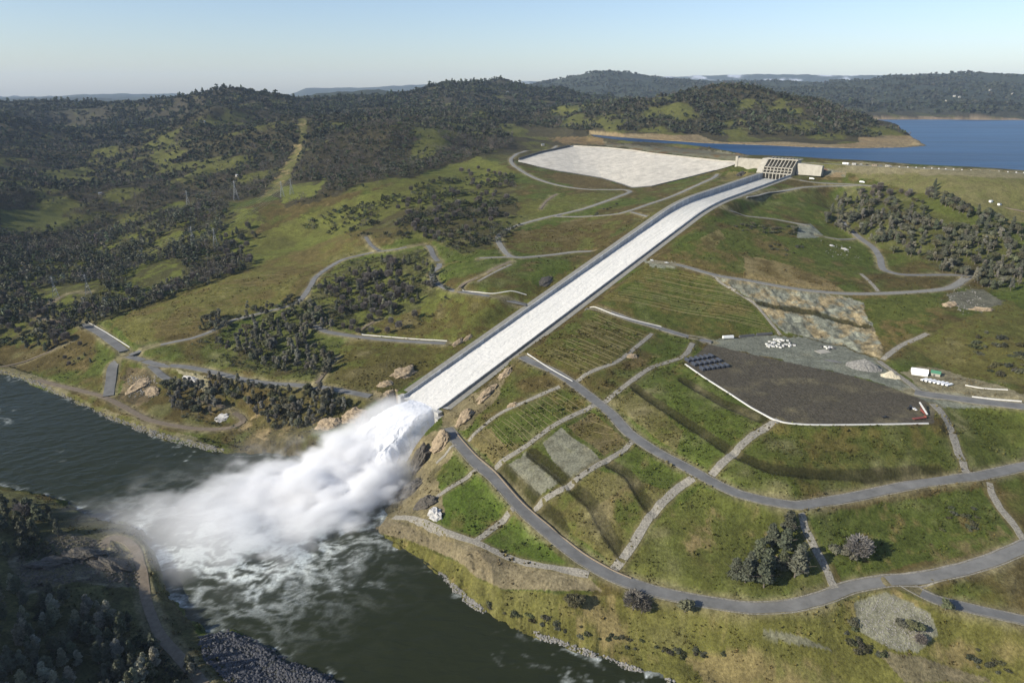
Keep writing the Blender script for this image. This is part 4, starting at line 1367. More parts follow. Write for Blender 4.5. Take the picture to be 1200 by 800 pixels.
side = np.exp(-((np.abs(tgr) - 27 - .25 * np.maximum(dg, 0)) / 7.0) ** 2) * np.interp(dg, [15, 45, 110, 140], [0, .8, 1, 0]) * (gz < np.maximum(jtop, 8) + 2) * sstep(.3, .55, nz) * .07
D_ += (skin + side) * np.clip(edge_, 0, 1)
D_[D_ < 2e-4] = 0
mist = density_cloud('spray_mist', D_, lo, hi, mm_)
put(mist, kind='stuff')

# ------------------------------------------------------------------ gate structure at the head of the chute
fco = put(empty('spillway_gate_structure', P3(935, 0, 203)), 'cream concrete spillway gate structure with eight dark bays between piers above the chute', 'gate structure')


def sbox(mb, s0, s1, t0, t1, z0, z1, mi=0):
    return mb.prism([P3(s0, t0, 0)[:2], P3(s0, t1, 0)[:2], P3(s1, t1, 0)[:2], P3(s1, t0, 0)[:2]], z0, z1, mi)


for i in range(9):
    t0 = -28.0 + 7.0 * i
    mb = MB()
    prof = [(930, 197), (930, 214), (934.5, 217), (934.5, 224.5), (938, 226), (953, 237.3), (978, 237.3), (978, 197)]
    n = len(prof)
    V = [P3(s, t0 - .7, z) for s, z in prof] + [P3(s, t0 + .7, z) for s, z in prof]
    F = [(i_, (i_ + 1) % n, n + (i_ + 1) % n, n + i_) for i_ in range(n)] + [tuple(range(n))[::-1], tuple(range(n, 2 * n))]
    mb.add(V, F)
    child(mb.build('pier', M['paleconc']), fco)
for i in range(8):
    t0 = -28.0 + 7.0 * i
    mb = MB()
    V, F = [], []
    for k_ in range(9):                             # a curved radial gate leaf
        a = math.radians(-38 + k_ * 9)
        V += [P3(958 + 9 * math.cos(a), t0 + .9, 211 + 9 * math.sin(a)), P3(958 + 9 * math.cos(a), t0 + 6.1, 211 + 9 * math.sin(a))]
        if k_:
            F.append((2 * k_ - 2, 2 * k_ - 1, 2 * k_ + 1, 2 * k_))
    mb.add(V, F)
    mb.bar(P3(948, t0 + 3.5, 213), P3(965, t0 + 3.5, 206), .35)
    mb.bar(P3(948, t0 + 3.5, 213), P3(967, t0 + 3.5, 212), .35)
    child(mb.build('gate', M['steel']), fco)
for s0, s1, z0, z1 in ((930.4, 934, 212.2, 213.9), (934.8, 938, 217.8, 218.9), (935.2, 939, 223.0, 224.4)):
    mb = MB()
    for i in range(8):
        sbox(mb, s0, s1, -28 + 7 * i + .71, -28 + 7 * i + 6.29, z0, z1)
    child(mb.build('crossbeam', M['paleconc']), fco)
mb = MB()
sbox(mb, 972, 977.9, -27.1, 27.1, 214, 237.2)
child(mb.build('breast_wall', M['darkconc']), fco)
mb = MB()
sbox(mb, 952, 980, -31, 31, 237.35, 238.6)
sbox(mb, 952, 952.4, -31, 31, 238.6, 239.6)
child(mb.build('deck', M['paleconc']), fco)
for i in range(8):                                  # gate hoists on the deck
    mb = MB()
    sbox(mb, 962, 968, -28 + 7 * i + 1.6, -28 + 7 * i + 5.4, 238.62, 240.6)
    child(mb.build('hoist', M['darkconc']), fco)
mb = MB()
for t in np.arange(-31, 31.1, 4.4):
    mb.bar(P3(978.5, t, 238.6), P3(978.5, t, 240.0), .09)
mb.bar(P3(978.5, -31, 240.0), P3(978.5, 31, 240.0), .08)
child(mb.build('handrail', M['galv']), fco)
mb = MB()
mb.add([P3(930, -28.9, 197), P3(930, -40, 197), P3(930, -40, 214), P3(930, -28.9, 214), P3(953, -28.9, 238.5), P3(953, -40, 238.5), P3(980, -28.9, 238.5), P3(980, -40, 238.5), P3(980, -28.9, 197), P3(980, -40, 197)],
       [(0, 3, 2, 1), (3, 4, 5, 2), (4, 6, 7, 5), (6, 8, 9, 7), (0, 8, 6, 4, 3), (1, 2, 5, 7, 9), (0, 1, 9, 8)])
sbox(mb, 955, 962, -92, -40.1, 198, 236.0)
sbox(mb, 954, 964, -97, -92, 198, 239)
child(mb.build('abutment_wall', M['paleconc']), fco)
mb = MB()
mb.add([P3(950, 31.2, 212), P3(953, 31.2, 233), P3(962, 31.2, 233), P3(962, 31.2, 205), P3(950, 78, 212), P3(953, 78, 231), P3(962, 78, 231), P3(962, 78, 212)],
       [(0, 1, 2, 3)[::-1], (4, 5, 6, 7), (0, 4, 5, 1)[::-1], (1, 5, 6, 2)[::-1], (2, 6, 7, 3)[::-1], (3, 7, 4, 0)[::-1]])
child(mb.build('abutment_wall', M['paleconc']), fco)

# ------------------------------------------------------------------ emergency spillway
ems = put(empty('emergency_spillway', (float(ATp[40, 0]), float(ATp[40, 1]), float(APZ[0, 40]))), 'broad white concrete emergency spillway apron below the reservoir crest', 'spillway')
V = np.concatenate([AP[..., :2].reshape(-1, 2), (APZ + .3 + (fbm(AP[..., 0] / 9, AP[..., 1] / 9, 2, 3) - .5) * .5).reshape(-1, 1)], 1)
o = link(bpy.data.objects.new('apron', fast_mesh('apron', V, grid_faces(34, 90), [M['whiteconc']], smooth=False)))
child(o, ems)


def wall_run(name, P, h, th, m, parent=None, below=4.0):
    """a wall along world points P (x, y, z base)"""
    P = np.asarray(P)
    t = np.gradient(P[:, :2], axis=0)
    t /= np.linalg.norm(t, axis=1)[:, None] + 1e-9
    n = np.stack([-t[:, 1], t[:, 0]], 1) * th / 2
    V = []
    for i in range(len(P)):
        for q, z in ((n[i], -below), (n[i], h), (-n[i], h), (-n[i], -below)):
            V.append((P[i, 0] + q[0], P[i, 1] + q[1], P[i, 2] + z))
    F = []
    for i in range(len(P) - 1):
        for j in range(4):
            F.append((i * 4 + j, i * 4 + (j + 1) % 4, i * 4 + 4 + (j + 1) % 4, i * 4 + 4 + j))
    k_ = (len(P) - 1) * 4
    F += [(0, 3, 2, 1), (k_, k_ + 1, k_ + 2, k_ + 3)]
    o = mesh_obj(name, V, F, m)
    return child(o, parent) if parent is not None else o


def zed(P, dz=0.0):
    return np.c_[P[:, :2], hgt(P[:, 0], P[:, 1]) + dz]


top3 = ATp
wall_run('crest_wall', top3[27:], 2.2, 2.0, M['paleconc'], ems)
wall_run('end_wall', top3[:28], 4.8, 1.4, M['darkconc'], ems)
bot3 = ABt
wall_run('toe_wall', bot3[8:82], .9, 1.2, M['darkconc'], ems, 5)

# ------------------------------------------------------------------ white barriers beside roads and pad
BARS = [
    ('long white barrier curving along the edge of the dark staging pad', 1.25, .95, [(803, 427), (826, 443), (850.6, 458.6), (868, 470), (884, 480), (915, 494.5), (952, 498), (1036, 497.5), (1088, 496.5)]),
    ('white barrier beside the haul road where it starts at the chute', .8, .8, [(618, 414.5), (643, 431), (671, 447)]),
    ('white barrier on the road between the chute and the staging pad', .8, .8, [(691, 360.5), (724, 370), (775, 383)]),
    ('white barrier at the dead end road left of the chute', .8, .8, [(542, 340), (575, 344), (617, 345.5)]),
    ('white barrier along the lower road that ends against the left chute wall', .8, .8, [(424, 391.5), (470, 396), (524, 399.5)]),
    ('white barrier behind the road leaving the staging area', .8, .8, [(1131, 451.5), (1150, 455), (1181, 457)]),
    ('white barrier along the outer kerb of the road leaving the staging area', 1.0, .9, [(1139, 465), (1165, 468), (1197, 470.5)]),
    ('pale barrier down the straight ramp to the river junction', .8, .8, [(101, 376.5), (125, 390), (152, 407)]),
]
for lab, w_, h_, P in BARS:
    C = resample(gpoints(P), 3.0)
    put(wall_run('barrier', zed(C), h_, w_, M['barrier'], None, 1.0), lab, 'barrier')

# retaining walls with their shadow side to the camera along the lower road
wl = resample(gpoints([(535, 508), (558, 534), (579, 552), (609, 586), (643, 616), (680, 646), (717, 668), (740, 678)]), 4)
put(wall_run('kerb_wall', zed(wl), 1.1, .8, M['wood'], None, 1.0), 'low brown kerb wall on the uphill side of the road below the chute', 'kerb wall')

# ------------------------------------------------------------------ straw rolls across the seeded slopes
def roll(P, r=.17):
    C = resample(P, 5.0)
    h = hgt(C[:, 0], C[:, 1])
    mb = MB()
    pts = [Vector((c[0], c[1], z + r * .5)) for c, z in zip(C, h)]
    V, n = [], 5
    for i, p in enumerate(pts):
        d = (pts[min(i + 1, len(pts) - 1)] - pts[max(i - 1, 0)]).normalized()
        s = d.cross(Vector((0, 0, 1))).normalized()
        u = s.cross(d)
        V += [p + (s * math.cos(a) + u * math.sin(a)) * r for a in (k_ * 2 * math.pi / n for k_ in range(n))]
    F = [(i * n + j, i * n + (j + 1) % n, i * n + n + (j + 1) % n, i * n + n + j) for i in range(len(pts) - 1) for j in range(n)]
    mb.add(V, F)
    return mb.build('straw_wattle', M['straw'])


FIELDS = [  # corners a-b (first roll) to d-c (last), number, label
    ((640, 418), (690, 440), (760, 390), (700, 366), 15, 'straw wattle across the brown field between the haul road and pad road'),
    ((592, 478), (612, 468), (655, 452), (648, 446), 3, 'straw wattle on the slope just under the haul road junction'),
    ((560, 508), (585, 535), (690, 478), (655, 456), 16, 'straw wattle on the green strip between the two gravel drains'),
    ((712, 352), (905, 389), (850, 329), (770, 314), 17, 'straw wattle on the big green slope between chute and rock cut'),
    ((690, 486), (715, 500), (740, 520), (705, 540), 4, 'straw wattle on the bare plot beside the haul road'),
    ((165, 392), (230, 384), (345, 318), (280, 325), 12, 'straw wattle across the sloping meadow left of the woods'),
]
for a, b, c, d, n, lab in FIELDS:
    for i in range(n):
        k_ = (i + .5) / n + RNG.normal() * .012
        p, q = np.array(a) * (1 - k_) + np.array(d) * k_, np.array(b) * (1 - k_) + np.array(c) * k_
        mid = (p + q) / 2 + RNG.normal(size=2) * 1.2
        put(roll(gpoints([p, mid, q])), lab, 'straw wattle', 'straw wattles across the slopes: ' + lab.split(' across the ')[-1].split(' on the ')[-1])

# ------------------------------------------------------------------ rocks
def ico(sub):
    bm = bmesh.new()
    bmesh.ops.create_icosphere(bm, subdivisions=sub, radius=1)
    V = np.array([v.co[:] for v in bm.verts])
    F = [tuple(v.index for v in f.verts) for f in bm.faces]
    bm.free()
    return V, F


ICO5, ICO1 = ico(5), ico(1)


def outcrop(px, py, sx, sy, sz, rz, m, lab, seed, sink=.25, rough=.5, freq=1.5):
    x, y, z = g1(px, py)
    V = ICO5[0].copy()
    f = freq
    n = ridged(V[:, 0] * f + seed * 3.1 + V[:, 2] * .9, V[:, 1] * f + seed + V[:, 2] * 1.3, 5, seed) - .55
    n2_ = ridged(V[:, 2] * f * 1.4 + seed * 1.7, (V[:, 0] + V[:, 1]) * f + seed, 4, seed + 9) - .55
    n3_ = np.round((fbm(V[:, 0] * 2.2 + seed, V[:, 1] * 2.2 + V[:, 2] * 2, 3, seed + 4) - .5) * 8) / 8
    V *= (1 + rough * (n * .9 + n2_ * .8 + n3_ * .7))[:, None]
    V *= np.array([sx, sy, sz])
    c, s_ = math.cos(rz), math.sin(rz)
    V = np.c_[V[:, 0] * c - V[:, 1] * s_, V[:, 0] * s_ + V[:, 1] * c, V[:, 2]]
    o = mesh_obj('rock_outcrop', V, ICO5[1], m)
    # sit on the slope: follow the ground under each point
    o.location = (x, y, z - sz * sink)
    W_ = V + np.array([x, y, 0])
    dz = hgt(W_[:, 0], W_[:, 1]) - z
    V[:, 2] += np.clip(dz, -14, 14)
    o.data.vertices.foreach_set('co', V.astype(np.float32).ravel())
    o.data.update()
    return put(o, lab, 'rock')


az_ch = math.atan2(CH_D[1], CH_D[0])
ROCKS = [
    (545, 489, 11, 7, 7, az_ch, 'rock', 'large tan rock outcrop beside the lower right end of the chute'),
    (570, 462, 14, 6, 6, az_ch, 'rock', 'long tan rock rib against the right chute wall'),
    (592, 438, 9, 5, 4, az_ch, 'rock', 'small tan rock rib at the top of the ledge by the chute road'),
    (600, 475, 5, 3.5, 2.4, 0, 'rock', 'pale boulder alone in the green strip right of the outcrop'),
    (516, 520, 10, 9, 11, .4, 'rock', 'rounded tan boulder below the chute lip beside the road end'),
    (492, 540, 10, 9, 13, .8, 'wetrock', 'dark wet crag beside the falling water under the boulder'),
    (476, 578, 15, 10, 9, .3, 'wetrock', 'dark wet rock at the foot of the spray'),
    (498, 590, 10, 7, 7, -.4, 'wetrock', 'black rock between the spray and the pale spur'),
    (510, 602, 8, 5, 5, -.9, 'palerock', 'pale grey rock spur on the bank beside the terrace'),
    (474, 436, 14, 9, 6, .5, 'rock', 'broad tan outcrop left of the chute end'),
    (452, 450, 9, 5, 4, .2, 'rock', 'tan rock ledge above the left end of the chute'),
    (458, 461, 8, 4, 3, .3, 'rock', 'low tan rock beside the left chute wall end'),
    (536, 402, 9, 4, 3.4, az_ch, 'rock', 'rock spur where the lower road meets the left chute wall'),
    (548, 396, 7, 3, 2.6, az_ch, 'rock', 'small broken rock beside the left chute wall above the road'),
    (640, 330, 12, 6, 3.5, az_ch, 'wetrock', 'dark jagged outcrop near the left chute wall by the barrier'),
    (741, 418, 6, 4, 3.2, .2, 'rock', 'tan rock knob in the field below the pad road'),
    (415, 488, 16, 9, 7, .2, 'rock', 'orange cliff rock behind the left edge of the spray'),
    (385, 497, 12, 7, 6, .1, 'rock', 'tan cliff rock on the river bank left of the spray'),
    (163, 452, 15, 11, 6, .6, 'rock', 'rust brown rock pit wall beside the river junction'),
    (178, 459, 10, 8, 4, -.2, 'rock', 'broken brown rock at the back of the pit by the river track'),
    (222, 444, 13, 4, 3, -.4, 'palerock', 'pale rock cut along the bend of the left road'),
    (260, 490, 8, 5, 3, 0, 'palerock', 'white rock face at the loop of the dirt track'),
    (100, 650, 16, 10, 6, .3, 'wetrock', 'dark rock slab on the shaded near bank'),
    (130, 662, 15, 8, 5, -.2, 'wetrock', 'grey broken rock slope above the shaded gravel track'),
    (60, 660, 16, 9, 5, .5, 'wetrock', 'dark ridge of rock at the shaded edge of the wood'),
    (905, 655, 4, 3, 1.5, 0, 'rock', 'low rock in the grass beside the dark pine clump'),
    (1113, 357, 10, 6, 4, .4, 'rock', 'pale boulder heap between the oak grove and gravel lay-by'),
    (1150, 363, 12, 5, 4, -.2, 'rock', 'rock edge on the far side of the gravel lay-by'),
    (990, 292, 5, 4, 2, 0, 'palerock', 'grey boulder in the grass below the gravel lay-by road'),
    (975, 288, 4, 3, 1.6, .4, 'palerock', 'small grey boulder on the green slope under the lay-by'),
    (868, 205, 14, 7, 6, az_ch, 'wetrock', 'dark rocky mound between apron and left chute wall'),
]
for i, (a, b, sx, sy, sz, rz, m, lab) in enumerate(ROCKS):
    outcrop(a, b, sx, sy, sz, rz, M[m], lab, 11 + i)


def stones(name, pts, r0, r1, m, sink=.2):
    V0, F0 = ICO1
    n = len(pts)
    rr = RNG.uniform(r0, r1, (n, 1, 1)) * RNG.uniform(.6, 1.2, (n, 1, 3))
    V = V0[None] * (1 + RNG.normal(0, .18, (n, len(V0), 1))) * rr
    a = RNG.uniform(0, 6.28, n)
    c, s = np.cos(a)[:, None], np.sin(a)[:, None]
    V = np.stack([V[..., 0] * c - V[..., 1] * s, V[..., 0] * s + V[..., 1] * c, V[..., 2] * .8], -1)
    V += np.asarray(pts)[:, None, :]
    F = (np.array(F0)[None] + (np.arange(n) * len(V0))[:, None, None]).reshape(-1, 3)
    o = link(bpy.data.objects.new(name, fast_mesh(name, V.reshape(-1, 3), F, [m], smooth=False)))
    return put(o, kind='stuff')


def in_px(poly, n):
    poly = np.asarray(poly, float)
    out = np.empty((0, 2))
    while len(out) < n:
        q = RNG.uniform(poly.min(0), poly.max(0), (n * 3, 2))
        out = np.r_[out, q[in_poly(q[:, 0], q[:, 1], poly)]]
    return out[:n]


def on_ground(P):
    x, y, z = ground(P[:, 0], P[:, 1])
    return np.stack([x, y, z], 1)


stones('rubble', on_ground(in_px([(232, 746), (268, 738), (304, 752), (338, 773), (398, 797), (400, 840), (290, 820), (240, 775)], 2600)), .5, 1.7, mat('slate_riprap', (.055, .056, .062), .7, vary=.5, scale=.8, coord='World'))
stones('rubble', on_ground(np.concatenate([in_px([(0, 433), (44, 446), (120, 484), (200, 510), (262, 525), (262, 533), (180, 513), (120, 491), (44, 452), (0, 441)], 1500), in_px([(515, 668), (540, 690), (570, 715), (566, 720), (540, 703), (512, 675)], 350), in_px([(625, 738), (720, 772), (790, 797), (790, 803), (700, 772), (630, 748)], 500)])), .3, 1.25, M['riprap'])
stones('rubble', on_ground(in_px([(1005, 706), (1040, 698), (1088, 716), (1096, 740), (1072, 762), (1040, 757), (1012, 738)], 800)), .2, .62, M['riprap'])
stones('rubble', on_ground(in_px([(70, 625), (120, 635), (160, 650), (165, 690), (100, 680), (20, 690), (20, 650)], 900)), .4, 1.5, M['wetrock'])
stones('rubble', on_ground(np.concatenate([in_px([(1100, 352), (1125, 330), (1140, 335), (1160, 360), (1130, 370)], 90), in_px([(150, 440), (185, 440), (185, 465), (150, 465)], 260), in_px([(960, 280), (1000, 290), (1010, 305), (970, 300)], 40)])), .4, 1.2, M['riprap'])
# ------------------------------------------------------------------ trees: templates
def leaf_quads(n, lumps, size, rng, up=.35, flat=.55):
    """N small leaf clumps on and in a set of ellipsoid lumps (centre, radii)"""
    L_ = np.array(lumps, float)
    vol = np.prod(L_[:, 3:6], 1) ** .67
    k_ = rng.choice(len(L_), n, p=vol / vol.sum())
    d = rng.normal(size=(n, 3))
    d /= np.linalg.norm(d, axis=1)[:, None]
    r = rng.uniform(.45, 1.08, n) ** .6
    c = L_[k_, :3] + d * L_[k_, 3:6] * r[:, None]
    nrm = d * .8 + rng.normal(size=(n, 3)) * .6 + np.array([0, 0, up])
    nrm /= np.linalg.norm(nrm, axis=1)[:, None]
    a = np.cross(nrm, rng.normal(size=(n, 3)))
    a /= np.linalg.norm(a, axis=1)[:, None]
    b = np.cross(nrm, a)
    s = (size * rng.uniform(.55, 1.3, n))[:, None]
    q = np.stack([c - a * s - b * s * flat, c + a * s * .9 - b * s * flat * .7, c + a * s + b * s * flat, c - a * s * .8 + b * s * flat * 1.1], 1)
    q += rng.normal(size=q.shape) * s[:, None] * .16
    return q                                        # n, 4, 3


def twig_quads(n, h, w, rng, size):
    """thin upright sprays of bare twigs"""
    th = rng.uniform(0, 6.28, n)
    z = h * rng.uniform(.28, 1, n) ** .8
    env = w * np.sqrt(np.clip(1 - ((z / h - .62) / .45) ** 2, .05, 1))
    r = env * rng.uniform(.2, 1, n) ** .5
    c = np.stack([np.cos(th) * r, np.sin(th) * r, z], 1)
    d = np.stack([np.cos(th) * .55, np.sin(th) * .55, np.full(n, .8)], 1) + rng.normal(size=(n, 3)) * .35
    d /= np.linalg.norm(d, axis=1)[:, None]
    a = np.cross(d, rng.normal(size=(n, 3)))
    a /= np.linalg.norm(a, axis=1)[:, None]
    s = (size * rng.uniform(.6, 1.4, n))[:, None]
    return np.stack([c - a * s * .16, c + a * s * .16, c + d * s * 1.7 + a * s * .10, c + d * s * 1.7 - a * s * .10], 1)


def lumps_oak(rng, h, w):
    out = []
    for i in range(rng.integers(6, 10)):
        a, r = rng.uniform(0, 6.28), w * rng.uniform(.15, .62)
        z = h * rng.uniform(.45, .82)
        s = w * rng.uniform(.32, .52)
        out.append((math.cos(a) * r, math.sin(a) * r, z, s, s, s * rng.uniform(.6, .85)))
    return out


def lumps_pine(rng, h, w):
    out = []
    ax, ay = rng.normal(0, .05, 2)
    for i in range(9):
        f = .28 + .70 * i / 8
        a = rng.uniform(0, 6.28)
        r = w * rng.uniform(.1, .5) * (1.25 - f)
        s = w * (1.15 - .8 * f) * rng.uniform(.55, .95)
        out.append((ax * h * f + math.cos(a) * r, ay * h * f + math.sin(a) * r, h * f, s, s, h * .075))
    return out


def lumps_grey(rng, h, w):
    out = []
    for i in range(8):
        f = rng.uniform(.35, .95)
        a = rng.uniform(0, 6.28)
        r = w * rng.uniform(.1, .6) * (1.2 - .6 * f)
        s = w * rng.uniform(.24, .42)
        out.append((math.cos(a) * r, math.sin(a) * r, h * f, s, s, s * 1.15))
    return out


def crown_data(kind, seed, n, size):
    rng = np.random.default_rng(seed)
    if kind == 'oak':
        return leaf_quads(n, lumps_oak(rng, 8.5, 4.6), size, rng)
    if kind == 'pine':
        return leaf_quads(n, lumps_grey(rng, 13, 3.6), size, rng, up=.1, flat=.45)
    if kind == 'conifer':
        return leaf_quads(n, lumps_pine(rng, 15, 4.2), size, rng, up=.25)
    if kind == 'shrub':
        return leaf_quads(n, [(rng.normal(0, .7), rng.normal(0, .7), rng.uniform(.5, 1.1), 1.2, 1.2, .9) for _ in range(4)], size, rng)
    return twig_quads(n, 9.5, 3.4, rng, size)


def foliage(name, col, rand):
    m = mat(name, col, .8, vary=.35, scale=.5, rand=rand, coord='World', spec=.15)
    N, L = m.node_tree.nodes, m.node_tree.links
    b = N['Principled BSDF']
    tr = N.new('ShaderNodeBsdfTranslucent')
    L.new(b.inputs['Base Color'].links[0].from_socket, tr.inputs['Color'])
    mx = N.new('ShaderNodeMixShader')
    mx.inputs[0].default_value = .22
    L.new(b.outputs[0], mx.inputs[1]); L.new(tr.outputs[0], mx.inputs[2])
    L.new(mx.outputs[0], N['Material Output'].inputs['Surface'])
    return m


M['oak'] = foliage('oak_leaves', (.105, .108, .058), .8)
M['pine'] = foliage('grey_pine_needles', (.165, .16, .115), .7)
M['conifer'] = foliage('dark_pine_needles', (.095, .105, .065), .5)
M['bare'] = foliage('bare_twigs', (.155, .140, .116), .6)
M['shrub'] = foliage('shrub_leaves', (.075, .078, .040), .8)
M['paleleaf'] = foliage('pale_bare_twigs', (.20, .187, .168), .3)
M['lit'] = foliage('painted_lit_leaves', (.22, .22, .15), .8)  # paler leaf colour, sunlight painted into some crowns of the shaded bank


def quads_mesh(name, q, m):
    n = len(q)
    return fast_mesh(name, q.reshape(-1, 3), np.arange(n * 4).reshape(n, 4), [m], smooth=False)


def trunk_mesh(name, h, r, limbs, rng, m, spread=.45):
    mb = MB()
    p = Vector((0, 0, -.8))
    top = Vector((rng.normal(0, .3), rng.normal(0, .3), h * .45))
    mb.bar(p, top, r, 6, r * .7)
    mb.bar(top, Vector((rng.normal(0, .5), rng.normal(0, .5), h * .92)), r * .7, 5, r * .12)
    for i in range(limbs):
        a = 6.28 * i / limbs + rng.uniform(0, 1)
        z = h * rng.uniform(.25, .55)
        b_ = Vector((math.cos(a), math.sin(a), 0)) * h * spread * rng.uniform(.6, 1) + Vector((0, 0, z + h * rng.uniform(.15, .35)))
        base = top * (z / (h * .45)) if z < h * .45 else top
        mb.bar(base, b_, r * .45, 4, r * .08)
    me = bpy.data.meshes.new(name)
    me.from_pydata([tuple(v) for v in mb.V], [], mb.F)
    me.materials.append(m)
    return me


KIND = {  # height of the template, quads, leaf size, trunk radius, limbs
    'oak': (8.5, 700, .60, .34, 5), 'pine': (13, 640, .64, .26, 6), 'conifer': (15, 900, .62, .3, 8), 'bare': (9.5, 800, .95, .24, 7), 'shrub': (1.9, 150, .38, .10, 3)}
TPL = {}
for kd, (h, n, sz, tr_, lm) in KIND.items():
    for v in range(4):
        seed = 100 + 17 * v + len(kd) * 3
        TPL[kd, v] = (quads_mesh('crown', crown_data(kd, seed, n, sz), M[kd]), trunk_mesh('trunk', h, tr_, lm, np.random.default_rng(seed), M['bark'], .42 if kd != 'pine' else .25))
NAMES = {'oak': 'oak_tree', 'pine': 'grey_pine', 'conifer': 'dark_pine', 'bare': 'bare_tree', 'shrub': 'shrub'}
CATS = {'oak': 'tree', 'pine': 'tree', 'conifer': 'tree', 'bare': 'tree', 'shrub': 'shrub'}


def plant(kd, x, y, z, height, label, group=None, v=None, rz=None, wide=1.0, m=None):
    s = height / KIND[kd][0]
    e = empty(NAMES[kd], (x, y, z), RNG.uniform(0, 6.28) if rz is None else rz)
    e.scale = (s * wide, s * wide, s)
    put(e, label, CATS[kd], group)
    cr, tk = TPL[kd, RNG.integers(0, 4) if v is None else v]
    if m is not None:
        cr = cr.copy()
        cr.materials.clear()
        cr.materials.append(m)
    link(bpy.data.objects.new('crown', cr), e)
    link(bpy.data.objects.new('trunk', tk), e)
    return e


USED = {}


def grove(poly, n, kinds, h0, h1, label, group, gap=4.5, ms=None):
    """n separate trees at least GAP metres apart inside a photo outline"""
    pts = on_ground(in_px(poly, n * 8))
    kept = []
    for p in pts:
        if p[2] < 1.0:
            continue
        if all((p[0] - q[0]) ** 2 + (p[1] - q[1]) ** 2 > gap * gap for q in kept):
            kept.append(p)
            if len(kept) >= n:
                break
    for p in kept:
        kd = kinds[RNG.integers(0, len(kinds))]
        if USED.get(kd, 0) >= 272:
            kd = next(k_ for k_ in ('conifer', 'oak', 'pine', 'bare') if USED.get(k_, 0) < 272)
        USED[kd] = USED.get(kd, 0) + 1
        lb = label.replace('TREE', {'oak': 'rounded olive oak', 'pine': 'wispy grey-green pine', 'bare': 'leafless grey tree', 'conifer': 'dark green pine', 'shrub': 'low dark shrub'}[kd])
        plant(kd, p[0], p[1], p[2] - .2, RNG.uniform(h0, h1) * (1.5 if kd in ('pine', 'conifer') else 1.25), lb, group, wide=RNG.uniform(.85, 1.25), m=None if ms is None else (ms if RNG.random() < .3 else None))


G = [
    ([(962, 246), (975, 236), (1004, 228), (1040, 236), (1066, 240), (1084, 240), (1092, 262), (1125, 266), (1155, 264), (1192, 290), (1200, 296), (1200, 346), (1150, 338), (1110, 322), (1080, 308), (1042, 296), (1020, 284), (990, 274), (968, 262)], 260, ['oak', 'oak', 'pine', 'conifer'], 8, 12, 'TREE in the dense grove above the bend of the winding road', 'trees of the grove above the winding road', 4.6),
    ([(1000, 224), (1035, 220), (1075, 232), (1085, 246), (1062, 252), (1016, 240)], 30, ['oak', 'oak', 'bare'], 5, 9, 'TREE scattered on the knoll between grove and dam', 'trees on the knoll below the dam', 7),
    ([(1080, 222), (1092, 216), (1110, 232), (1150, 250), (1200, 270), (1200, 283), (1150, 266), (1100, 240)], 44, ['oak', 'oak', 'conifer'], 8, 12, 'TREE in the long tree row climbing beside the dam face', 'tree row beside the dam face', 4.5),
    ([(285, 392), (330, 366), (372, 352), (396, 385), (360, 402), (392, 412), (388, 440), (330, 440), (270, 418), (250, 405)], 110, ['pine', 'pine', 'oak'], 8, 12, 'TREE in the open wood between the two left roads', 'trees between the two left roads', 5),
    ([(238, 372), (300, 360), (340, 348), (345, 356), (300, 378), (262, 396), (238, 392)], 24, ['oak', 'pine'], 7, 11, 'TREE lining the downhill side of the meadow road', 'trees along the meadow road', 5),
    ([(192, 452), (240, 446), (300, 452), (392, 462), (408, 480), (385, 496), (320, 508), (290, 480), (262, 468), (250, 488), (200, 486)], 110, ['pine', 'oak', 'pine'], 7, 11, 'TREE on the bank below the road left of the spray', 'trees on the bank left of the spray', 4.5),
    ([(372, 340), (420, 318), (455, 305), (505, 312), (512, 332), (500, 352), (460, 372), (400, 380), (376, 372)], 90, ['pine', 'bare', 'oak'], 7, 11, 'TREE in the thin wood inside the upper road loop', 'trees inside the upper road loop', 5),
    ([(0, 330), (60, 340), (60, 368), (90, 385), (70, 410), (28, 422), (24, 400), (0, 380)], 46, ['bare', 'oak'], 7, 11, 'TREE in the wood above the river at the pylon track', 'trees above the river by the pylon track', 5),
    ([(88, 372), (130, 350), (205, 330), (262, 300), (300, 303), (290, 318), (200, 350), (130, 374)], 74, ['bare', 'pine', 'oak'], 7, 11, 'TREE in the wooded gully along the upper meadow edge', 'trees in the gully along the meadow', 5),
    ([(258, 282), (290, 265), (300, 280), (280, 306), (258, 300)], 30, ['bare', 'oak'], 7, 10, 'TREE in the clump on the green ridge by the double pylons', 'trees in the clump by the double pylons', 5),
    ([(230, 392), (236, 378), (250, 372)], 3, ['oak'], 5, 7, 'TREE at the foot of the meadow by the road', 'trees at the meadow foot', 5),
    ([(72, 412), (100, 405), (108, 425), (78, 432)], 6, ['oak', 'bare'], 4, 7, 'TREE in the small clump on the grass above the river', 'small clump above the river', 3.5),
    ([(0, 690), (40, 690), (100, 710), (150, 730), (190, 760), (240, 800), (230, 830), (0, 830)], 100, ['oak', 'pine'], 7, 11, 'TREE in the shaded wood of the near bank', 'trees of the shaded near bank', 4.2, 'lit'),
    ([(0, 588), (28, 592), (72, 606), (72, 640), (20, 660), (0, 660)], 16, ['oak', 'pine'], 8, 12, 'TREE at the shaded river edge of the near bank', 'trees at the near river edge', 5, None),
    ([(400, 345), (440, 332), (520, 352), (470, 392), (402, 396)], 24, ['oak', 'conifer', 'bare'], 6, 9, 'TREE standing apart on the brown slope left of the chute', 'lone trees left of the chute', 11),
    ([(470, 228), (560, 196), (605, 214), (592, 262), (520, 286), (450, 268)], 60, ['bare', 'conifer', 'bare'], 7, 10, 'TREE on the green ridge above the curving upper road', 'trees on the ridge above the upper road', 9),
]
for g in G:
    grove(*g[:8], ms=M['lit'] if len(g) > 8 and g[8] else None)

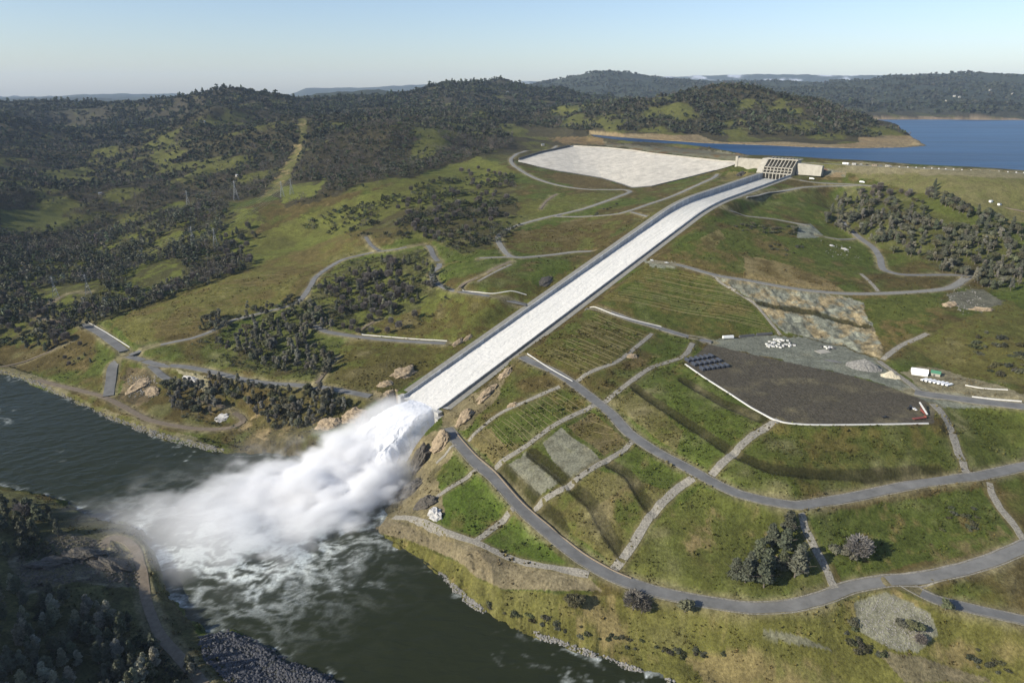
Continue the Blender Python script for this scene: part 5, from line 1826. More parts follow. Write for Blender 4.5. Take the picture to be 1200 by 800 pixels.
SINGLES = [
    ('conifer', 895, 688, 21.8, 'tall dark pine in front of the pine clump beside the rock drain'),
    ('conifer', 931, 676, 24.6, 'tallest pine of the clump touching the rock drain'),
    ('conifer', 915, 668, 17.4, 'round topped pine in the middle of the pine clump'),
    ('conifer', 873, 682, 20.3, 'slim pine at the outer end of the pine clump'),
    ('conifer', 861, 676, 17.4, 'thin dark pine standing apart beside the pine clump'),
    ('conifer', 905, 640, 18.8, 'pine at the upper edge of the pine clump'),
    ('conifer', 924, 626, 18.8, 'uppermost pine of the clump by the head of the drain'),
    ('conifer', 888, 655, 17.4, 'shaded pine at the back of the pine clump'),
    ('conifer', 880, 672, 18, 'broad pine in the shade between the slim pine and the middle'),
    ('conifer', 918, 645, 19, 'broad dark pine near the upper edge of the pine clump'),
    ('conifer', 938, 660, 17, 'pine overhanging the rock drain below the uppermost pine'),
    ('conifer', 900, 672, 20, 'large pine standing behind the tall front pine'),
    ('oak', 980, 650, 8.7, 'small dark oak beside the pale bare tree'),
    ('oak', 997, 656, 10.2, 'oak growing against the pale bare tree'),
    ('bare', 1004, 655, 15.9, 'pale leafless tree alone on the lower slope'),
    ('oak', 674, 712, 11.6, 'ragged oak on the bank below the road corner'),
    ('bare', 742, 714, 13, 'dark leafless tree leaning over the river road'),
    ('bare', 752, 718, 11.6, 'second leafless tree under the river road'),
    ('oak', 803, 716, 10.2, 'oak at the road edge above the river bank'),
    ('oak', 1108, 714, 7.25, 'small oak beside the branch road'),
    ('oak', 1056, 736, 7.25, 'first round bush of the row on the gravel fan'),
    ('oak', 1066, 739, 7.97, 'largest round bush of the row on the gravel fan'),
    ('oak', 1077, 741, 7.25, 'last round bush of the row on the gravel fan'),
    ('bare', 1078, 755, 6.52, 'brown twiggy bush below the round bushes'),
    ('oak', 930, 271, 9, 'big round oak beside the grey gravel lay-by'),
    ('oak', 882, 264, 6, 'middle oak of the low thicket left of the lay-by'),
    ('oak', 857, 231, 5, 'small dark tree beside the upper right chute wall'),
    ('bare', 1088, 232, 12, 'tall bare tree at the top of the tree row by the dam'),
    ('oak', 810, 170, 9, 'dark round tree alone on the reservoir spit'),
    ('oak', 831, 174, 5, 'small tree near the tip of the reservoir spit'),
    ('conifer', 36, 606, 20.3, 'tall tree at the tip of the shaded near bank'),
    ('conifer', 48, 610, 17.4, 'leaning tree behind the tall tree at the shaded tip'),
]
for kd, a, b, h, lb in SINGLES:
    x, y, z = g1(a, b)
    plant(kd, x, y, z - .2, h, lb, m=M['paleleaf'] if 'pale leafless' in lb else None, wide=1.35 if kd in ('oak', 'bare') else 1.35)

SHR = [
    ([(856, 262), (940, 266), (935, 276), (860, 270)], 30, 1.6, 4, 'low dark shrub in the thicket strip beside the lay-by'),
    ([(895, 282), (960, 292), (940, 302), (896, 296)], 14, 1.4, 3.2, 'low dark shrub on the green slope below the lay-by'),
    ([(1140, 385), (1200, 400), (1200, 446), (1160, 440), (1138, 410)], 26, 2, 4.5, 'low dark shrub on the hillside above the trailers'),
    ([(540, 700), (620, 715), (720, 745), (850, 765), (840, 780), (720, 758), (600, 722)], 46, .9, 2.4, 'low dark shrub on the steep bank above the river'),
    ([(1140, 760), (1190, 770), (1180, 790), (1130, 785)], 10, 1.2, 2.6, 'low dark shrub on the yellow slope in the corner'),
    ([(985, 742), (1000, 722), (1012, 748), (1024, 764), (1050, 768), (1040, 774), (1005, 764)], 16, 1.5, 3, 'low dark shrub round the edge of the gravel fan'),
    ([(1090, 590), (1150, 585), (1150, 625), (1080, 625)], 14, 1, 2.4, 'low dark shrub on the slope between the two right roads'),
    ([(395, 350), (420, 340), (425, 356), (400, 362)], 6, 2, 3.5, 'low dark shrub on the brown slope by the upper loop'),
    ([(545, 270), (600, 262), (590, 240), (560, 240)], 22, 2, 4, 'low dark shrub on the ridge beside the curving road'),
    ([(690, 255), (720, 238), (735, 232), (712, 250)], 10, 1.5, 3, 'low dark shrub along the road below the white apron'),
]
for poly, n, h0, h1, lb in SHR:
    for p in on_ground(in_px(poly, n)):
        plant('shrub', p[0], p[1], p[2] - .1, RNG.uniform(h0, h1), lb, 'shrubs: ' + lb[15:], wide=RNG.uniform(1, 1.6))

# ------------------------------------------------------------------ woods too many to count: each wood one mass of real crowns
CUM = np.maximum.accumulate((GZ - CAM_Z) / RAD, axis=0)


def woods(name, mask_fn, rmin, rmax, cell, quads, hmul, kinds, colors, leaf, seed, amax=41):
    rng = np.random.default_rng(seed)
    n = int(.5 * (rmax ** 2 - rmin ** 2) * 2 * amax * D2R / cell)
    r = np.sqrt(rng.uniform(rmin ** 2, rmax ** 2, n))
    a = rng.uniform(-amax, amax, n) * D2R
    X, Y = np.sin(a) * r, np.cos(a) * r
    Z = hgt(X, Y)
    px, py = proj(X, Y, Z)
    vis = (Z + 22 - CAM_Z) / r >= bil(CUM, X, Y) - .002
    dens = mask_fn(X, Y, Z, px, py)
    k_ = vis & (rng.random(n) < dens) & (Z > LAKE_Z + 9.5 - 400 * (py > 172.8) - 400 * (px < 600))
    X, Y, Z = X[k_], Y[k_], Z[k_]
    n = len(X)
    if not n:
        return
    T = [(crown_data(kd, seed + i * 7, quads, leaf), c) for i, (kd, c) in enumerate(zip(kinds, colors))]
    kk = rng.integers(0, len(T), n)
    clump = fbm(X / 160, Y / 160, 3, seed)
    kk = np.where((clump > .55) & (rng.random(n) < .6), 0, kk)
    q = np.stack([t[0] for t in T])[kk]             # n, quads, 4, 3
    sc = np.clip(rng.gamma(7, .14, n), .45, 1.7) * hmul
    th = rng.uniform(0, 6.28, n)
    c, s = (np.cos(th) * sc)[:, None, None], (np.sin(th) * sc)[:, None, None]
    w_ = rng.uniform(.9, 1.35, n)[:, None, None]
    out = np.stack([(q[..., 0] * c - q[..., 1] * s) * w_ + X[:, None, None], (q[..., 0] * s + q[..., 1] * c) * w_ + Y[:, None, None], q[..., 2] * sc[:, None, None] + Z[:, None, None] - .6], -1)
    cv = np.array([t[1] for t in T])[kk] * rng.uniform(.6, 1.45, (n, 1)) * (1 + rng.normal(0, .06, (n, 3)))
    cv = np.repeat(np.clip(cv, .008, .5), quads * 4, 0)
    m_ = M.get('woods') or mat('woodland_leaves', attr='tint', vary=.25, scale=.15, rough=.85, spec=.1, coord='World')
    M['woods'] = m_
    o = link(bpy.data.objects.new(name, fast_mesh(name, out.reshape(-1, 3), np.arange(n * quads * 4).reshape(-1, 4), [m_], smooth=False, colors={'tint': cv})))
    put(o, kind='stuff')


CLEAR = [[(349, 138), (359, 136), (358, 160), (353, 185), (339, 212), (372, 214), (388, 206), (380, 228), (330, 242), (290, 244), (320, 214), (342, 180), (351, 162)],
         [(0, 246), (76, 245), (82, 268), (0, 278)], [(138, 330), (180, 308), (212, 306), (214, 330), (160, 346)], [(40, 340), (118, 330), (120, 352), (50, 362)],
         [(640, 162), (705, 160), (712, 172), (640, 176)], [(268, 242), (330, 240), (330, 262), (240, 300), (262, 268)]]


def cleared(px, py):
    c = np.zeros(px.shape, bool)
    for p in CLEAR:
        c |= in_poly(px, py, p)
    return c


C_OAK, C_PINE, C_BARE, C_DARK = (.047, .056, .027), (.064, .071, .045), (.090, .081, .064), (.034, .038, .024)


def m_back(X, Y, Z, px, py):
    m = in_poly(px, py, F_BACK) & (np.hypot(X, Y) > 1330) & ~cleared(px, py)
    n = fbm(X / 120, Y / 120, 4, 303)
    edge = sstep(.0, 1, 1.0)
    thin = sstep(.55, .65, n)
    return m * (1 - .85 * thin) * edge


def m_band(X, Y, Z, px, py):
    r = np.hypot(X, Y)
    m = (in_poly(px, py, F_BAND) | in_poly(px, py, [(128, 300), (205, 236), (300, 245), (262, 300)])) & (r > 1050) & (r < 1900) & ~cleared(px, py)
    n = fbm(X / 75, Y / 75, 4, 313)
    return m * sstep(.34, .46, n) * .95


def m_ridge(X, Y, Z, px, py):
    m = in_poly(px, py, F_RIDGE) & (np.hypot(X, Y) > 950)
    n = fbm(X / 70, Y / 45, 4, 323)
    return m * sstep(.40, .52, n) * .9


woods('woodland', m_back, 1330, 2300, 85, 46, 1.08, ['bare', 'oak', 'pine', 'bare'], [C_BARE, C_OAK, C_PINE, (.098, .085, .070)], 1.05, 401)
woods('woodland', m_back, 2300, 3600, 190, 24, 1.15, ['oak', 'pine', 'bare', 'oak'], [C_DARK, C_PINE, C_BARE, C_OAK], 1.9, 402)
woods('woodland', m_back, 3600, 5600, 520, 16, 1.5, ['oak', 'pine', 'oak'], [C_DARK, C_OAK, C_DARK], 3.2, 403)
woods('woodland', m_band, 1050, 1900, 58, 64, 1.12, ['bare', 'oak', 'pine', 'pine'], [C_BARE, C_OAK, C_PINE, (.105, .105, .074)], .95, 404)
woods('woodland', m_ridge, 950, 1900, 44, 46, .80, ['oak', 'oak', 'bare'], [C_OAK, C_DARK, C_BARE], 1.0, 405)


F_SCRUB = [F_LOW, F_LOW2, F_MID, [(225, 405), (250, 386), (345, 352), (372, 350), (398, 392), (372, 445), (260, 430)]]


def m_scrub(X, Y, Z, px, py):
    m = np.zeros(px.shape, bool)
    for p in F_SCRUB:
        m |= in_poly(px, py, p)
    return m * sstep(.44, .56, fbm(X / 40, Y / 40, 4, 353)) * .8


woods('undergrowth', m_scrub, 600, 1400, 20, 40, .42, ['oak', 'oak', 'bare'], [C_OAK, C_PINE, C_BARE], .85, 408)


def tufts(name, rmin, rmax, cell, seed):
    rng = np.random.default_rng(seed)
    n = int(.5 * (rmax ** 2 - rmin ** 2) * 80 * D2R / cell)
    r = np.sqrt(rng.uniform(rmin ** 2, rmax ** 2, n))
    a = rng.uniform(-39, 40, n) * D2R
    X, Y = np.sin(a) * r, np.cos(a) * r
    Z = hgt(X, Y)
    i = np.clip(np.round(np.interp(r, RR, np.arange(NR))).astype(int), 0, NR - 1)
    j = np.clip(np.round(np.interp(a, AZ, np.arange(NA))).astype(int), 0, NA - 1)
    c = COLV[i, j]
    px, py = proj(X, Y, Z)
    s_, t_ = chute_st(X, Y)
    ok = (Z > .8) & (c.max(1) < .17) & (c[:, 2] < c[:, 1] * .62) & ~((np.abs(t_) < 40) & (s_ > -10)) & ~in_poly(px, py, PADG) & ~in_poly(px, py, PADD)
    for C in swale_defs:
        m = ok & (X > C[:, 0].min() - 6) & (X < C[:, 0].max() + 6) & (Y > C[:, 1].min() - 6) & (Y < C[:, 1].max() + 6)
        ix = np.flatnonzero(m)
        ok[ix] &= poly_dist(X[ix], Y[ix], C, False, 8)[0] > 5.5
    ok &= rng.random(n) < sstep(.36, .62, fbm(X / 17, Y / 17, 4, seed)) * .95
    for kind, w, C in road_defs:
        m = ok & (X > C[:, 0].min() - 8) & (X < C[:, 0].max() + 8) & (Y > C[:, 1].min() - 8) & (Y < C[:, 1].max() + 8)
        ix = np.flatnonzero(m)
        d, _ = poly_dist(X[ix], Y[ix], C, False, 9)
        ok[ix] &= d > w / 2 + 1.2
    X, Y, Z, c = X[ok], Y[ok], Z[ok], c[ok]
    n, k_ = len(X), 7
    th, tl = rng.uniform(0, 6.28, (n, k_)), rng.uniform(.1, 1.0, (n, k_))
    sz = rng.gamma(3, .13, (n, 1)) + .14
    d = np.stack([np.cos(th) * tl, np.sin(th) * tl, np.sqrt(1 - tl ** 2) * .9], -1) * sz[..., None] * 1.5
    p = np.stack([-np.sin(th), np.cos(th), th * 0], -1) * sz[..., None] * .55
    b = np.stack([X, Y, Z - .05], 1)[:, None, :] + d * .1
    q = np.stack([b - p, b + p, b + d + p * .7, b + d - p * .7], 2)
    cv = c * rng.uniform(.65, 1.5, (n, 1)) * np.array([1.06, 1, .9])
    o = link(bpy.data.objects.new(name, fast_mesh(name, q.reshape(-1, 3), np.arange(n * k_ * 4).reshape(-1, 4), [M['woods']], smooth=False, colors={'tint': np.repeat(cv, k_ * 4, 0)})))
    put(o, kind='stuff')


tufts('grass', 330, 760, 6.0, 501)
tufts('grass', 760, 1150, 20.0, 502)


def m_far(X, Y, Z, px, py):
    r = np.hypot(X, Y)
    return ((px > 560) & (r > 5000) & (Z > LAKE_Z + 14)) * sstep(.35, .55, fbm(X / 300, Y / 300, 3, 333)) * .9


woods('woodland', m_far, 4700, 9500, 1700, 12, 1.7, ['oak', 'oak'], [C_DARK, (.04, .045, .033)], 3.6, 406)


def m_near(X, Y, Z, px, py):
    return in_poly(px, py, [(-60, 600), (20, 600), (70, 650), (90, 690), (160, 740), (230, 800), (280, 900), (-60, 900)]) * (Z > 1) * sstep(.38, .55, fbm(X / 30, Y / 30, 3, 343)) * .8


woods('undergrowth', m_near, 380, 720, 4, 60, .32, ['oak', 'oak', 'pine'], [C_OAK, C_DARK, (.06, .062, .035)], .8, 407)
# ------------------------------------------------------------------ vehicles, containers and other site things
def car(px, py, toward, colr, label, kind='car', L_=4.8, group=None):
    x, y, z = g1(px, py)
    rz = head((px, py), toward)
    e = put(empty('pickup_truck' if kind == 'pickup' else 'parked_car' if kind == 'car' else 'box_truck', (x, y, z + .32), rz), label, 'truck' if kind != 'car' else 'car', group)
    W_ = 1.9
    mb = MB()
    if kind == 'truck':
        mb.box(-.9, 0, .75, L_ - 2.2, 2.3, .25)
        mb.build('chassis', M['black'], e)
        MB().box(-.9, 0, 2.1, L_ - 2.3, 2.4, 2.4).build('cargo_box', colr, e)
        MB().prism([(L_ / 2 - 2.0, -1.1), (L_ / 2, -1.1), (L_ / 2, 1.1), (L_ / 2 - 2.0, 1.1)], .6, 2.3).build('cab', colr, e)
        MB().box(L_ / 2 + .01, 0, 1.8, .04, 1.9, .7).build('windscreen', M['glass'], e)
        rr = .5
    else:
        prof = [(-L_ / 2, .35), (-L_ / 2, .95), (L_ / 2 - 1.2, 1.0), (L_ / 2, .8), (L_ / 2, .35)]
        n = len(prof)
        mb.add([(a, -W_ / 2, c) for a, c in prof] + [(a, W_ / 2, c) for a, c in prof], [tuple(range(n)), tuple(range(n, 2 * n))[::-1]] + [(i, n + i, n + (i + 1) % n, (i + 1) % n) for i in range(n)])
        mb.build('body', colr, e)
        cx = .1 if kind == 'car' else .45
        l0, l1 = (1.5, 1.0) if kind == 'car' else (.95, .65)
        V = [(cx + sx * (l0 if z_ < 1 else l1), sy * (W_ / 2 - (.05 if z_ < 1 else .2)), .96 if z_ < 1 else 1.6) for z_ in (0, 2) for sx, sy in ((-1, -1), (1, -1), (1, 1), (-1, 1))]
        mesh_obj('windows', V, [(3, 2, 1, 0), (4, 5, 6, 7), (0, 1, 5, 4), (1, 2, 6, 5), (2, 3, 7, 6), (3, 0, 4, 7)], M['glass'], e)
        MB().box(cx, 0, 1.63, l1 * 2 - .1, W_ - .45, .06).build('roof', colr, e)
        rr = .36
    for sx in (-1, 1):
        for sy in (-1, 1):
            mb = MB()
            mb.bar((sx * L_ * .32, sy * (W_ / 2 - .22), rr), (sx * L_ * .32, sy * (W_ / 2 + .03), rr), rr, 12)
            mb.build('wheel', M['black'], e)
    return e


car(764, 305.5, (774, 309), M['white'], 'white pickup parked on the gravel pad beside the chute', 'pickup', 5.6)
car(781, 308.5, (795, 311), M['white'], 'white car on the gravel road start beside the chute', 'car', 4.9)
car(951, 210.5, (965, 212), M['white'], 'white box truck on the road below the spillway gates', 'truck', 9)
car(944, 200.5, (955, 201), M['white'], 'white pickup on the gravel yard right of the gates', 'pickup', 6)
car(952, 200.3, (962, 201), M['bluebox'], 'blue grey car next to the white pickup by the gates', 'car', 5)
car(1010, 214.5, (1024, 216), M['white'], 'pale box truck where the upper haul road bends', 'truck', 9)
car(1037, 489.5, (1050, 488), M['black'], 'black pickup near the far end of the white pad barrier', 'pickup', 5.4)
car(1071, 480, (1075, 482), M['white'], 'white pickup beside the red conveyor', 'pickup', 5.4)


def container(x, y, z, rz, label, group):
    e = put(empty('container', (x, y, z), rz), label, 'container', group)
    mb = MB().box(0, 0, 1.45, 7.2, 2.6, 2.6)
    for i in range(9):
        for sy in (-1, 1):
            mb.box(-3.2 + .8 * i, sy * 1.33, 1.45, .3, .07, 2.4)
    mb.build('body', M['bluebox'], e)
    d = MB().box(3.64, -.63, 1.42, .07, 1.18, 2.3).build('door', M['bluebox'], e)
    MB().bar((3.72, -.3, .5), (3.72, -.3, 2.3), .05).build('lock_bar', M['galv'], d)
    d = MB().box(3.64, .63, 1.42, .07, 1.18, 2.3).build('door', M['bluebox'], e)
    MB().bar((3.72, .3, .5), (3.72, .3, 2.3), .05).build('lock_bar', M['galv'], d)
    MB().box(0, 0, 2.80, 7.3, 2.66, .1).build('roof', M['darkbox'], e)
    return e


M['darkbox'] = mat('faded_blue_roof_paint', (.085, .095, .115), .6, vary=.2, scale=.5)
rows = [((805.5, 423.2), (833, 418.2), 'nearest the pad road'), ((813, 428), (842, 423.2), 'in the middle row'), ((822.5, 433.3), (851, 429.2), 'nearest the white barrier')]
for a, b, wh in rows:
    A_, B_ = np.array(g1(*a)), np.array(g1(*b))
    rz = math.atan2(B_[1] - A_[1], B_[0] - A_[0])
    for i in range(6):
        p = A_ + (B_ - A_) * i / 5
        container(p[0], p[1], 95.25, rz + math.pi / 2 + RNG.normal() * .02, 'dark blue grey container in the row %s on the staging pad' % wh, 'containers in the row ' + wh)

# white tank trailer at the top edge of the pad
x, y, z = g1(853, 397)
e = put(empty('tank_trailer', (x, y, z), head((845, 397), (862, 396.5))), 'long white box trailer parked at the back edge of the staging area', 'trailer')
MB().box(0, 0, 2.5, 13, 2.6, 2.7).build('body', M['white'], e)
MB().box(0, 0, .95, 12, 1.2, .3).build('chassis', M['black'], e)
for sx in (-4.6, -3.3):
    for sy in (-1, 1):
        MB().bar((sx, sy * .9, .5), (sx, sy * 1.25, .5), .5, 12).build('wheel', M['black'], e)
MB().box(5, 0, .5, .2, 1.2, .9).build('landing_leg', M['galv'], e)

# pipe and timber stack along the toe of the green slope
for i, (a, b) in enumerate((((866, 395.5), (884, 393.5)), ((886, 393.4), (905, 391.2)))):
    A_, B_ = np.array(g1(*a)), np.array(g1(*b))
    e = put(empty('pipe_stack', tuple((A_ + B_) / 2), math.atan2(B_[1] - A_[1], B_[0] - A_[0])), ('longer' if i else 'shorter') + ' dark pipe stack lying along the back of the staging area', 'pipes')
    L_ = float(np.hypot(*(B_ - A_)[:2])) * .48
    for j in range(3):
        for k_ in range(3 - j):
            MB().bar((-L_, -1.1 + 1.1 * k_ + .55 * j, .5 + .9 * j), (L_, -1.1 + 1.1 * k_ + .55 * j, .5 + .9 * j), .5, 10).build('pipe', M['darkconc'], e)

# concrete blocks and slabs in the yard
yard = in_px([(897, 400), (908, 397.5), (924, 399.5), (932, 405), (918, 408), (899, 407)], 46)
for p in on_ground(yard):
    o = MB().box(0, 0, .75, RNG.uniform(2.0, 3.6), RNG.uniform(1.4, 2.2), RNG.uniform(1.0, 1.7)).build('concrete_block', M['barrier'] if RNG.random() < .75 else M['darkconc'])
    o.location = tuple(p)
    o.rotation_euler = (0, 0, RNG.uniform(0, 3))
    put(o, 'loose concrete block in the heap at the back of the yard', 'block', 'blocks heaped at the back of the yard')
A_ = g1(964, 412)
o = MB().box(0, 0, .2, 14, 10, .4).build('slab', M['paleconc'])
o.location = A_
o.rotation_euler = (0, 0, .35)
put(o, 'pale flat concrete slab lying in the middle of the yard', 'slab')
for p in on_ground(in_px([(962, 407), (972, 406), (980, 409), (972, 412)], 10)):
    o = MB().box(0, 0, .8, RNG.uniform(1.6, 3.2), RNG.uniform(1.2, 2), 1.6).build('concrete_block', M['barrier'] if RNG.random() < .5 else M['darkconc'])
    o.location = tuple(p)
    o.rotation_euler = (0, 0, RNG.uniform(0, 3))
    put(o, 'dark or white concrete block behind the pale slab', 'block', 'blocks behind the pale slab')


def heap(px, py, sx, sy, h, rz, m, label, seed):
    x, y, z = g1(px, py)
    n = 60
    a, b = np.meshgrid(np.linspace(-1, 1, n), np.linspace(-1, 1, n), indexing='ij')
    r = np.hypot(a, b) * (1 + (fbm(a * 2 + seed, b * 2, 3, seed) - .5) * .5)
    zz = h * np.clip(1 - r ** 1.1, -.08, 1)
    zz = zz + (fbm(a * 9 + seed, b * 9, 3, seed + 1) - .5) * h * .22 * (zz > 0)
    V = np.stack([a * sx, b * sy, zz - .1], -1).reshape(-1, 3)
    o = link(bpy.data.objects.new('gravel_heap', fast_mesh('gravel_heap', V, grid_faces(n, n)[:, ::-1], [m], smooth=False)))
    o.location = (x, y, z)
    o.rotation_euler = (0, 0, rz)
    return put(o, label, 'heap')


heap(1012, 431, 17, 11, 10, -.5, M['heap'], 'large grey gravel heap at the back edge of the dark pad', 3)
heap(1043, 441, 9, 6, 6.5, -.4, M['sand'], 'smaller pale sand heap beside the grey gravel heap', 5)
heap(976, 423, 9, 3, 1.4, -.5, M['darkconc'], 'low dark spoil ridge in front of the gravel heap', 8)
heap(964, 199.3, 12, 7, 5, 0, mat('red_soil', (.20, .12, .075), .95, vary=.3, scale=.4, coord='World'), 'red soil heap on the yard right of the gates', 9)

# tent, shed and the row of trailers
x, y, z = g1(1077, 438)
e = put(empty('storage_tent', (x, y, z), head((1070, 438), (1086, 440))), 'white gabled storage tent on the dirt yard', 'tent')
mb = MB()
mb.add([(-7, -5, 0), (7, -5, 0), (7, 5, 0), (-7, 5, 0), (-7, -5, 3.2), (7, -5, 3.2), (7, 5, 3.2), (-7, 5, 3.2)], [(0, 1, 5, 4), (2, 3, 7, 6), (1, 2, 6, 5), (3, 0, 4, 7)])
mb.build('wall', M['white'], e)
MB().add([(-7.4, -5.4, 3.1), (7.4, -5.4, 3.1), (7.4, 0, 6), (-7.4, 0, 6), (7.4, 5.4, 3.1), (-7.4, 5.4, 3.1), (-7.4, 0, 3.1), (7.4, 0, 3.1)], [(0, 1, 2, 3), (3, 2, 4, 5), (0, 3, 6), (3, 5, 6), (1, 7, 2), (7, 4, 2)]).build('roof', M['white'], e)
x, y, z = g1(1096, 440)
e = put(empty('site_shed', (x, y, z), head((1090, 440), (1104, 442))), 'shed with green metal roof beside the white tent', 'shed')
MB().box(0, 0, 1.6, 8, 5, 3.2).build('wall', M['paleconc'], e)
MB().add([(-4.4, -2.9, 3.1), (4.4, -2.9, 3.1), (4.4, 2.9, 4.3), (-4.4, 2.9, 4.3), (-4.4, -2.9, 3.3), (4.4, -2.9, 3.3), (4.4, 2.9, 4.5), (-4.4, 2.9, 4.5)], [(3, 2, 1, 0), (4, 5, 6, 7), (0, 1, 5, 4), (1, 2, 6, 5), (2, 3, 7, 6), (3, 0, 4, 7)]).build('roof', M['green'], e)
MB().box(-1, -2.53, 1.2, 1.6, .06, 2.3).build('door', M['darkconc'], e)
A_, B_ = np.array(g1(1083, 446)), np.array(g1(1112, 452))
rz = math.atan2(B_[1] - A_[1], B_[0] - A_[0]) + 1.25
for i in range(7):
    p = A_ + (B_ - A_) * i / 6
    e = put(empty('flatbed_trailer', tuple(p), rz), 'white trailer in the slanted row in front of the tent', 'trailer', 'trailers parked in a slanted row')
    MB().box(0, 0, 1.5, 8.2, 2.2, 1.6 if i % 3 else 1.1).build('body', M['white'], e)
    MB().box(0, 0, .6, 7.6, 1.0, .2).build('chassis', M['black'], e)
    for sx in (-2.4, -1.4):
        for sy in (-1, 1):
            MB().bar((sx, sy * .8, .42), (sx, sy * 1.1, .42), .42, 10).build('wheel', M['black'], e)
    MB().bar((4, 0, .6), (5.6, 0, .5), .1).build('tow_bar', M['galv'], e)

# conveyor and flatbed at the far corner of the pad
x, y, z = g1(1082, 484)
e = put(empty('stone_conveyor', (x, y, z), head((1078, 476), (1092, 488))), 'rust red stone conveyor with raised pale boom on the pad corner', 'conveyor')
MB().box(0, 0, 1.6, 7, 2.2, 1.6).build('hopper', M['red'], e)
mb = MB()
mb.add([(-9, -.7, 6.2), (-9, .7, 6.2), (6, .7, 1.6), (6, -.7, 1.6), (-9, -.7, 6.7), (-9, .7, 6.7), (6, .7, 2.1), (6, -.7, 2.1)], [(0, 1, 2, 3), (7, 6, 5, 4), (0, 4, 5, 1), (1, 5, 6, 2), (2, 6, 7, 3), (3, 7, 4, 0)])
mb.build('boom', M['barrier'], e)
MB().bar((-4, .5, .8), (-6, .5, 5.4), .15).build('strut', M['red'], e)
MB().bar((-4, -.5, .8), (-6, -.5, 5.4), .15).build('strut', M['red'], e)
for sy in (-1, 1):
    MB().box(0, sy * 1.2, .45, 5, .5, .9).build('track', M['black'], e)
x, y, z = g1(1077, 491)
e = put(empty('flatbed_trailer', (x, y, z), head((1070, 491), (1086, 489))), 'long rust red flatbed trailer in front of the conveyor', 'trailer')
MB().box(0, 0, 1.2, 13, 2.5, .5).build('deck', M['red'], e)
for sx in (-4.5, -3.2, 4.6):
    for sy in (-1, 1):
        MB().bar((sx, sy * .9, .5), (sx, sy * 1.25, .5), .5, 10).build('wheel', M['black'], e)
MB().box(6.2, 0, 2, .3, 2.4, 1.2).build('headboard', M['red'], e)
x, y, z = g1(1066, 479.5)
e = put(empty('loader', (x, y, z), .4), 'dark wheel loader on the pad in front of the conveyor', 'loader')
MB().box(-.8, 0, 1.5, 3.6, 2, 1.5).build('body', M['black'], e)
MB().box(.4, 0, 2.9, 1.5, 1.5, 1.4).build('cab', M['glass'], e)
MB().add([(3.2, -1.4, .2), (3.2, 1.4, .2), (4.4, 1.4, .3), (4.4, -1.4, .3), (3.0, -1.4, 1.4), (3.0, 1.4, 1.4)], [(0, 1, 2, 3), (4, 5, 1, 0), (0, 3, 4), (1, 5, 2)]).build('bucket', M['barrier'], e)
MB().bar((.5, .6, 1.6), (3.2, .6, .9), .2).build('arm', M['barrier'], e)
for sx in (-1.7, 1.2):
    for sy in (-1, 1):
        MB().bar((sx, sy * .85, .75), (sx, sy * 1.35, .75), .75, 12).build('wheel', M['black'], e)

# site offices and guard stones along the reservoir crest
for i, (a, b, L_, lb) in enumerate(((991, 192.0, 11, 'long white site office on the crest beside the gates'), (1001, 192.6, 7, 'small grey site office next to the long white one'), (1025, 194.0, 9, 'brown site office in the middle of the crest'), (1040, 195.0, 8, 'pale site office farthest along the crest'))):
    q = np.array(DAM)
    x, y = [float(v) for v in at_height(a, b, 231)]
    e = put(empty('site_office', (x, y, 230), -.75), lb, 'office')
    MB().box(0, 0, 1.7, L_, 4, 3.0).build('wall', [M['white'], M['concrete'], M['wood'], M['paleconc']][i], e)
    MB().box(0, 0, 3.3, L_ + .6, 4.6, .25).build('roof', [M['white'], M['galv'], M['darkconc'], M['galv']][i], e)
    MB().box(L_ * .2, -2.03, 1.4, 1.1, .06, 2.1).build('door', M['darkconc'], e)
    MB().box(-L_ * .2, -2.03, 1.9, 1.6, .06, 1.0).build('window', M['glass'], e)
for i, (a, b) in enumerate(((1009, 193.2), (1016, 193.6), (1032, 194.6))):
    car(a, b, (a + 9, b + .5), [M['white'], M['black'], M['galv']][i], ['white car parked on the crest between the site offices', 'black car parked on the crest between the site offices', 'silver car parked on the crest by the brown office'][i], 'car', 5)
crest = resample(np.c_[DAM], 12.0)
t_ = np.gradient(crest, axis=0)
t_ /= np.linalg.norm(t_, axis=1)[:, None]
k0 = np.argmin(np.abs(proj(crest[:, 0], crest[:, 1], 230)[0] - 1046))
stone = None
for i in range(k0, len(crest)):
    pp_ = proj(crest[i, 0], crest[i, 1], 230)
    if pp_[0] > 1210:
        break
    if stone is None:
        stone = MB().prism([(-.8, -.8), (.8, -.8), (.8, .8), (-.8, .8)], -.2, 1.7).build('guard_stone', M['barrier'])
        o = stone
    else:
        o = link(stone.copy())
    o.location = (crest[i, 0] - t_[i, 1] * 4.5, crest[i, 1] + t_[i, 0] * 4.5, 230)
    put(o, 'white guard stone on the crest road along the reservoir', 'guard stone', 'guard stones along the crest road')
cr = strip('crest_road', resample(np.c_[DAM], 6.0), 7, M['gravelroad'], lift=.2, n=5)

# small buildings on the dam face track
for i, (a, b) in enumerate(((1161, 237), (1171, 240.5))):
    x, y, z = g1(a, b)
    e = put(empty('pump_house', (x, y, z), .4), ['small white pump house on the track across the dam face', 'lower pump house with grey roof on the dam face track'][i], 'hut')
    MB().box(0, 0, 1.3, 4.6, 3.4, 2.8).build('wall', M['white'], e)
    MB().box(0, 0, 2.85, 5.2, 4, .3).build('roof', M['galv' if i else 'white'], e)
strip('dirt_track', resample(gpoints([(1145, 238), (1165, 239), (1180, 243), (1200, 249), (1240, 258)]), 6), 6, M['dirt'], lift=.4, rough=.15)

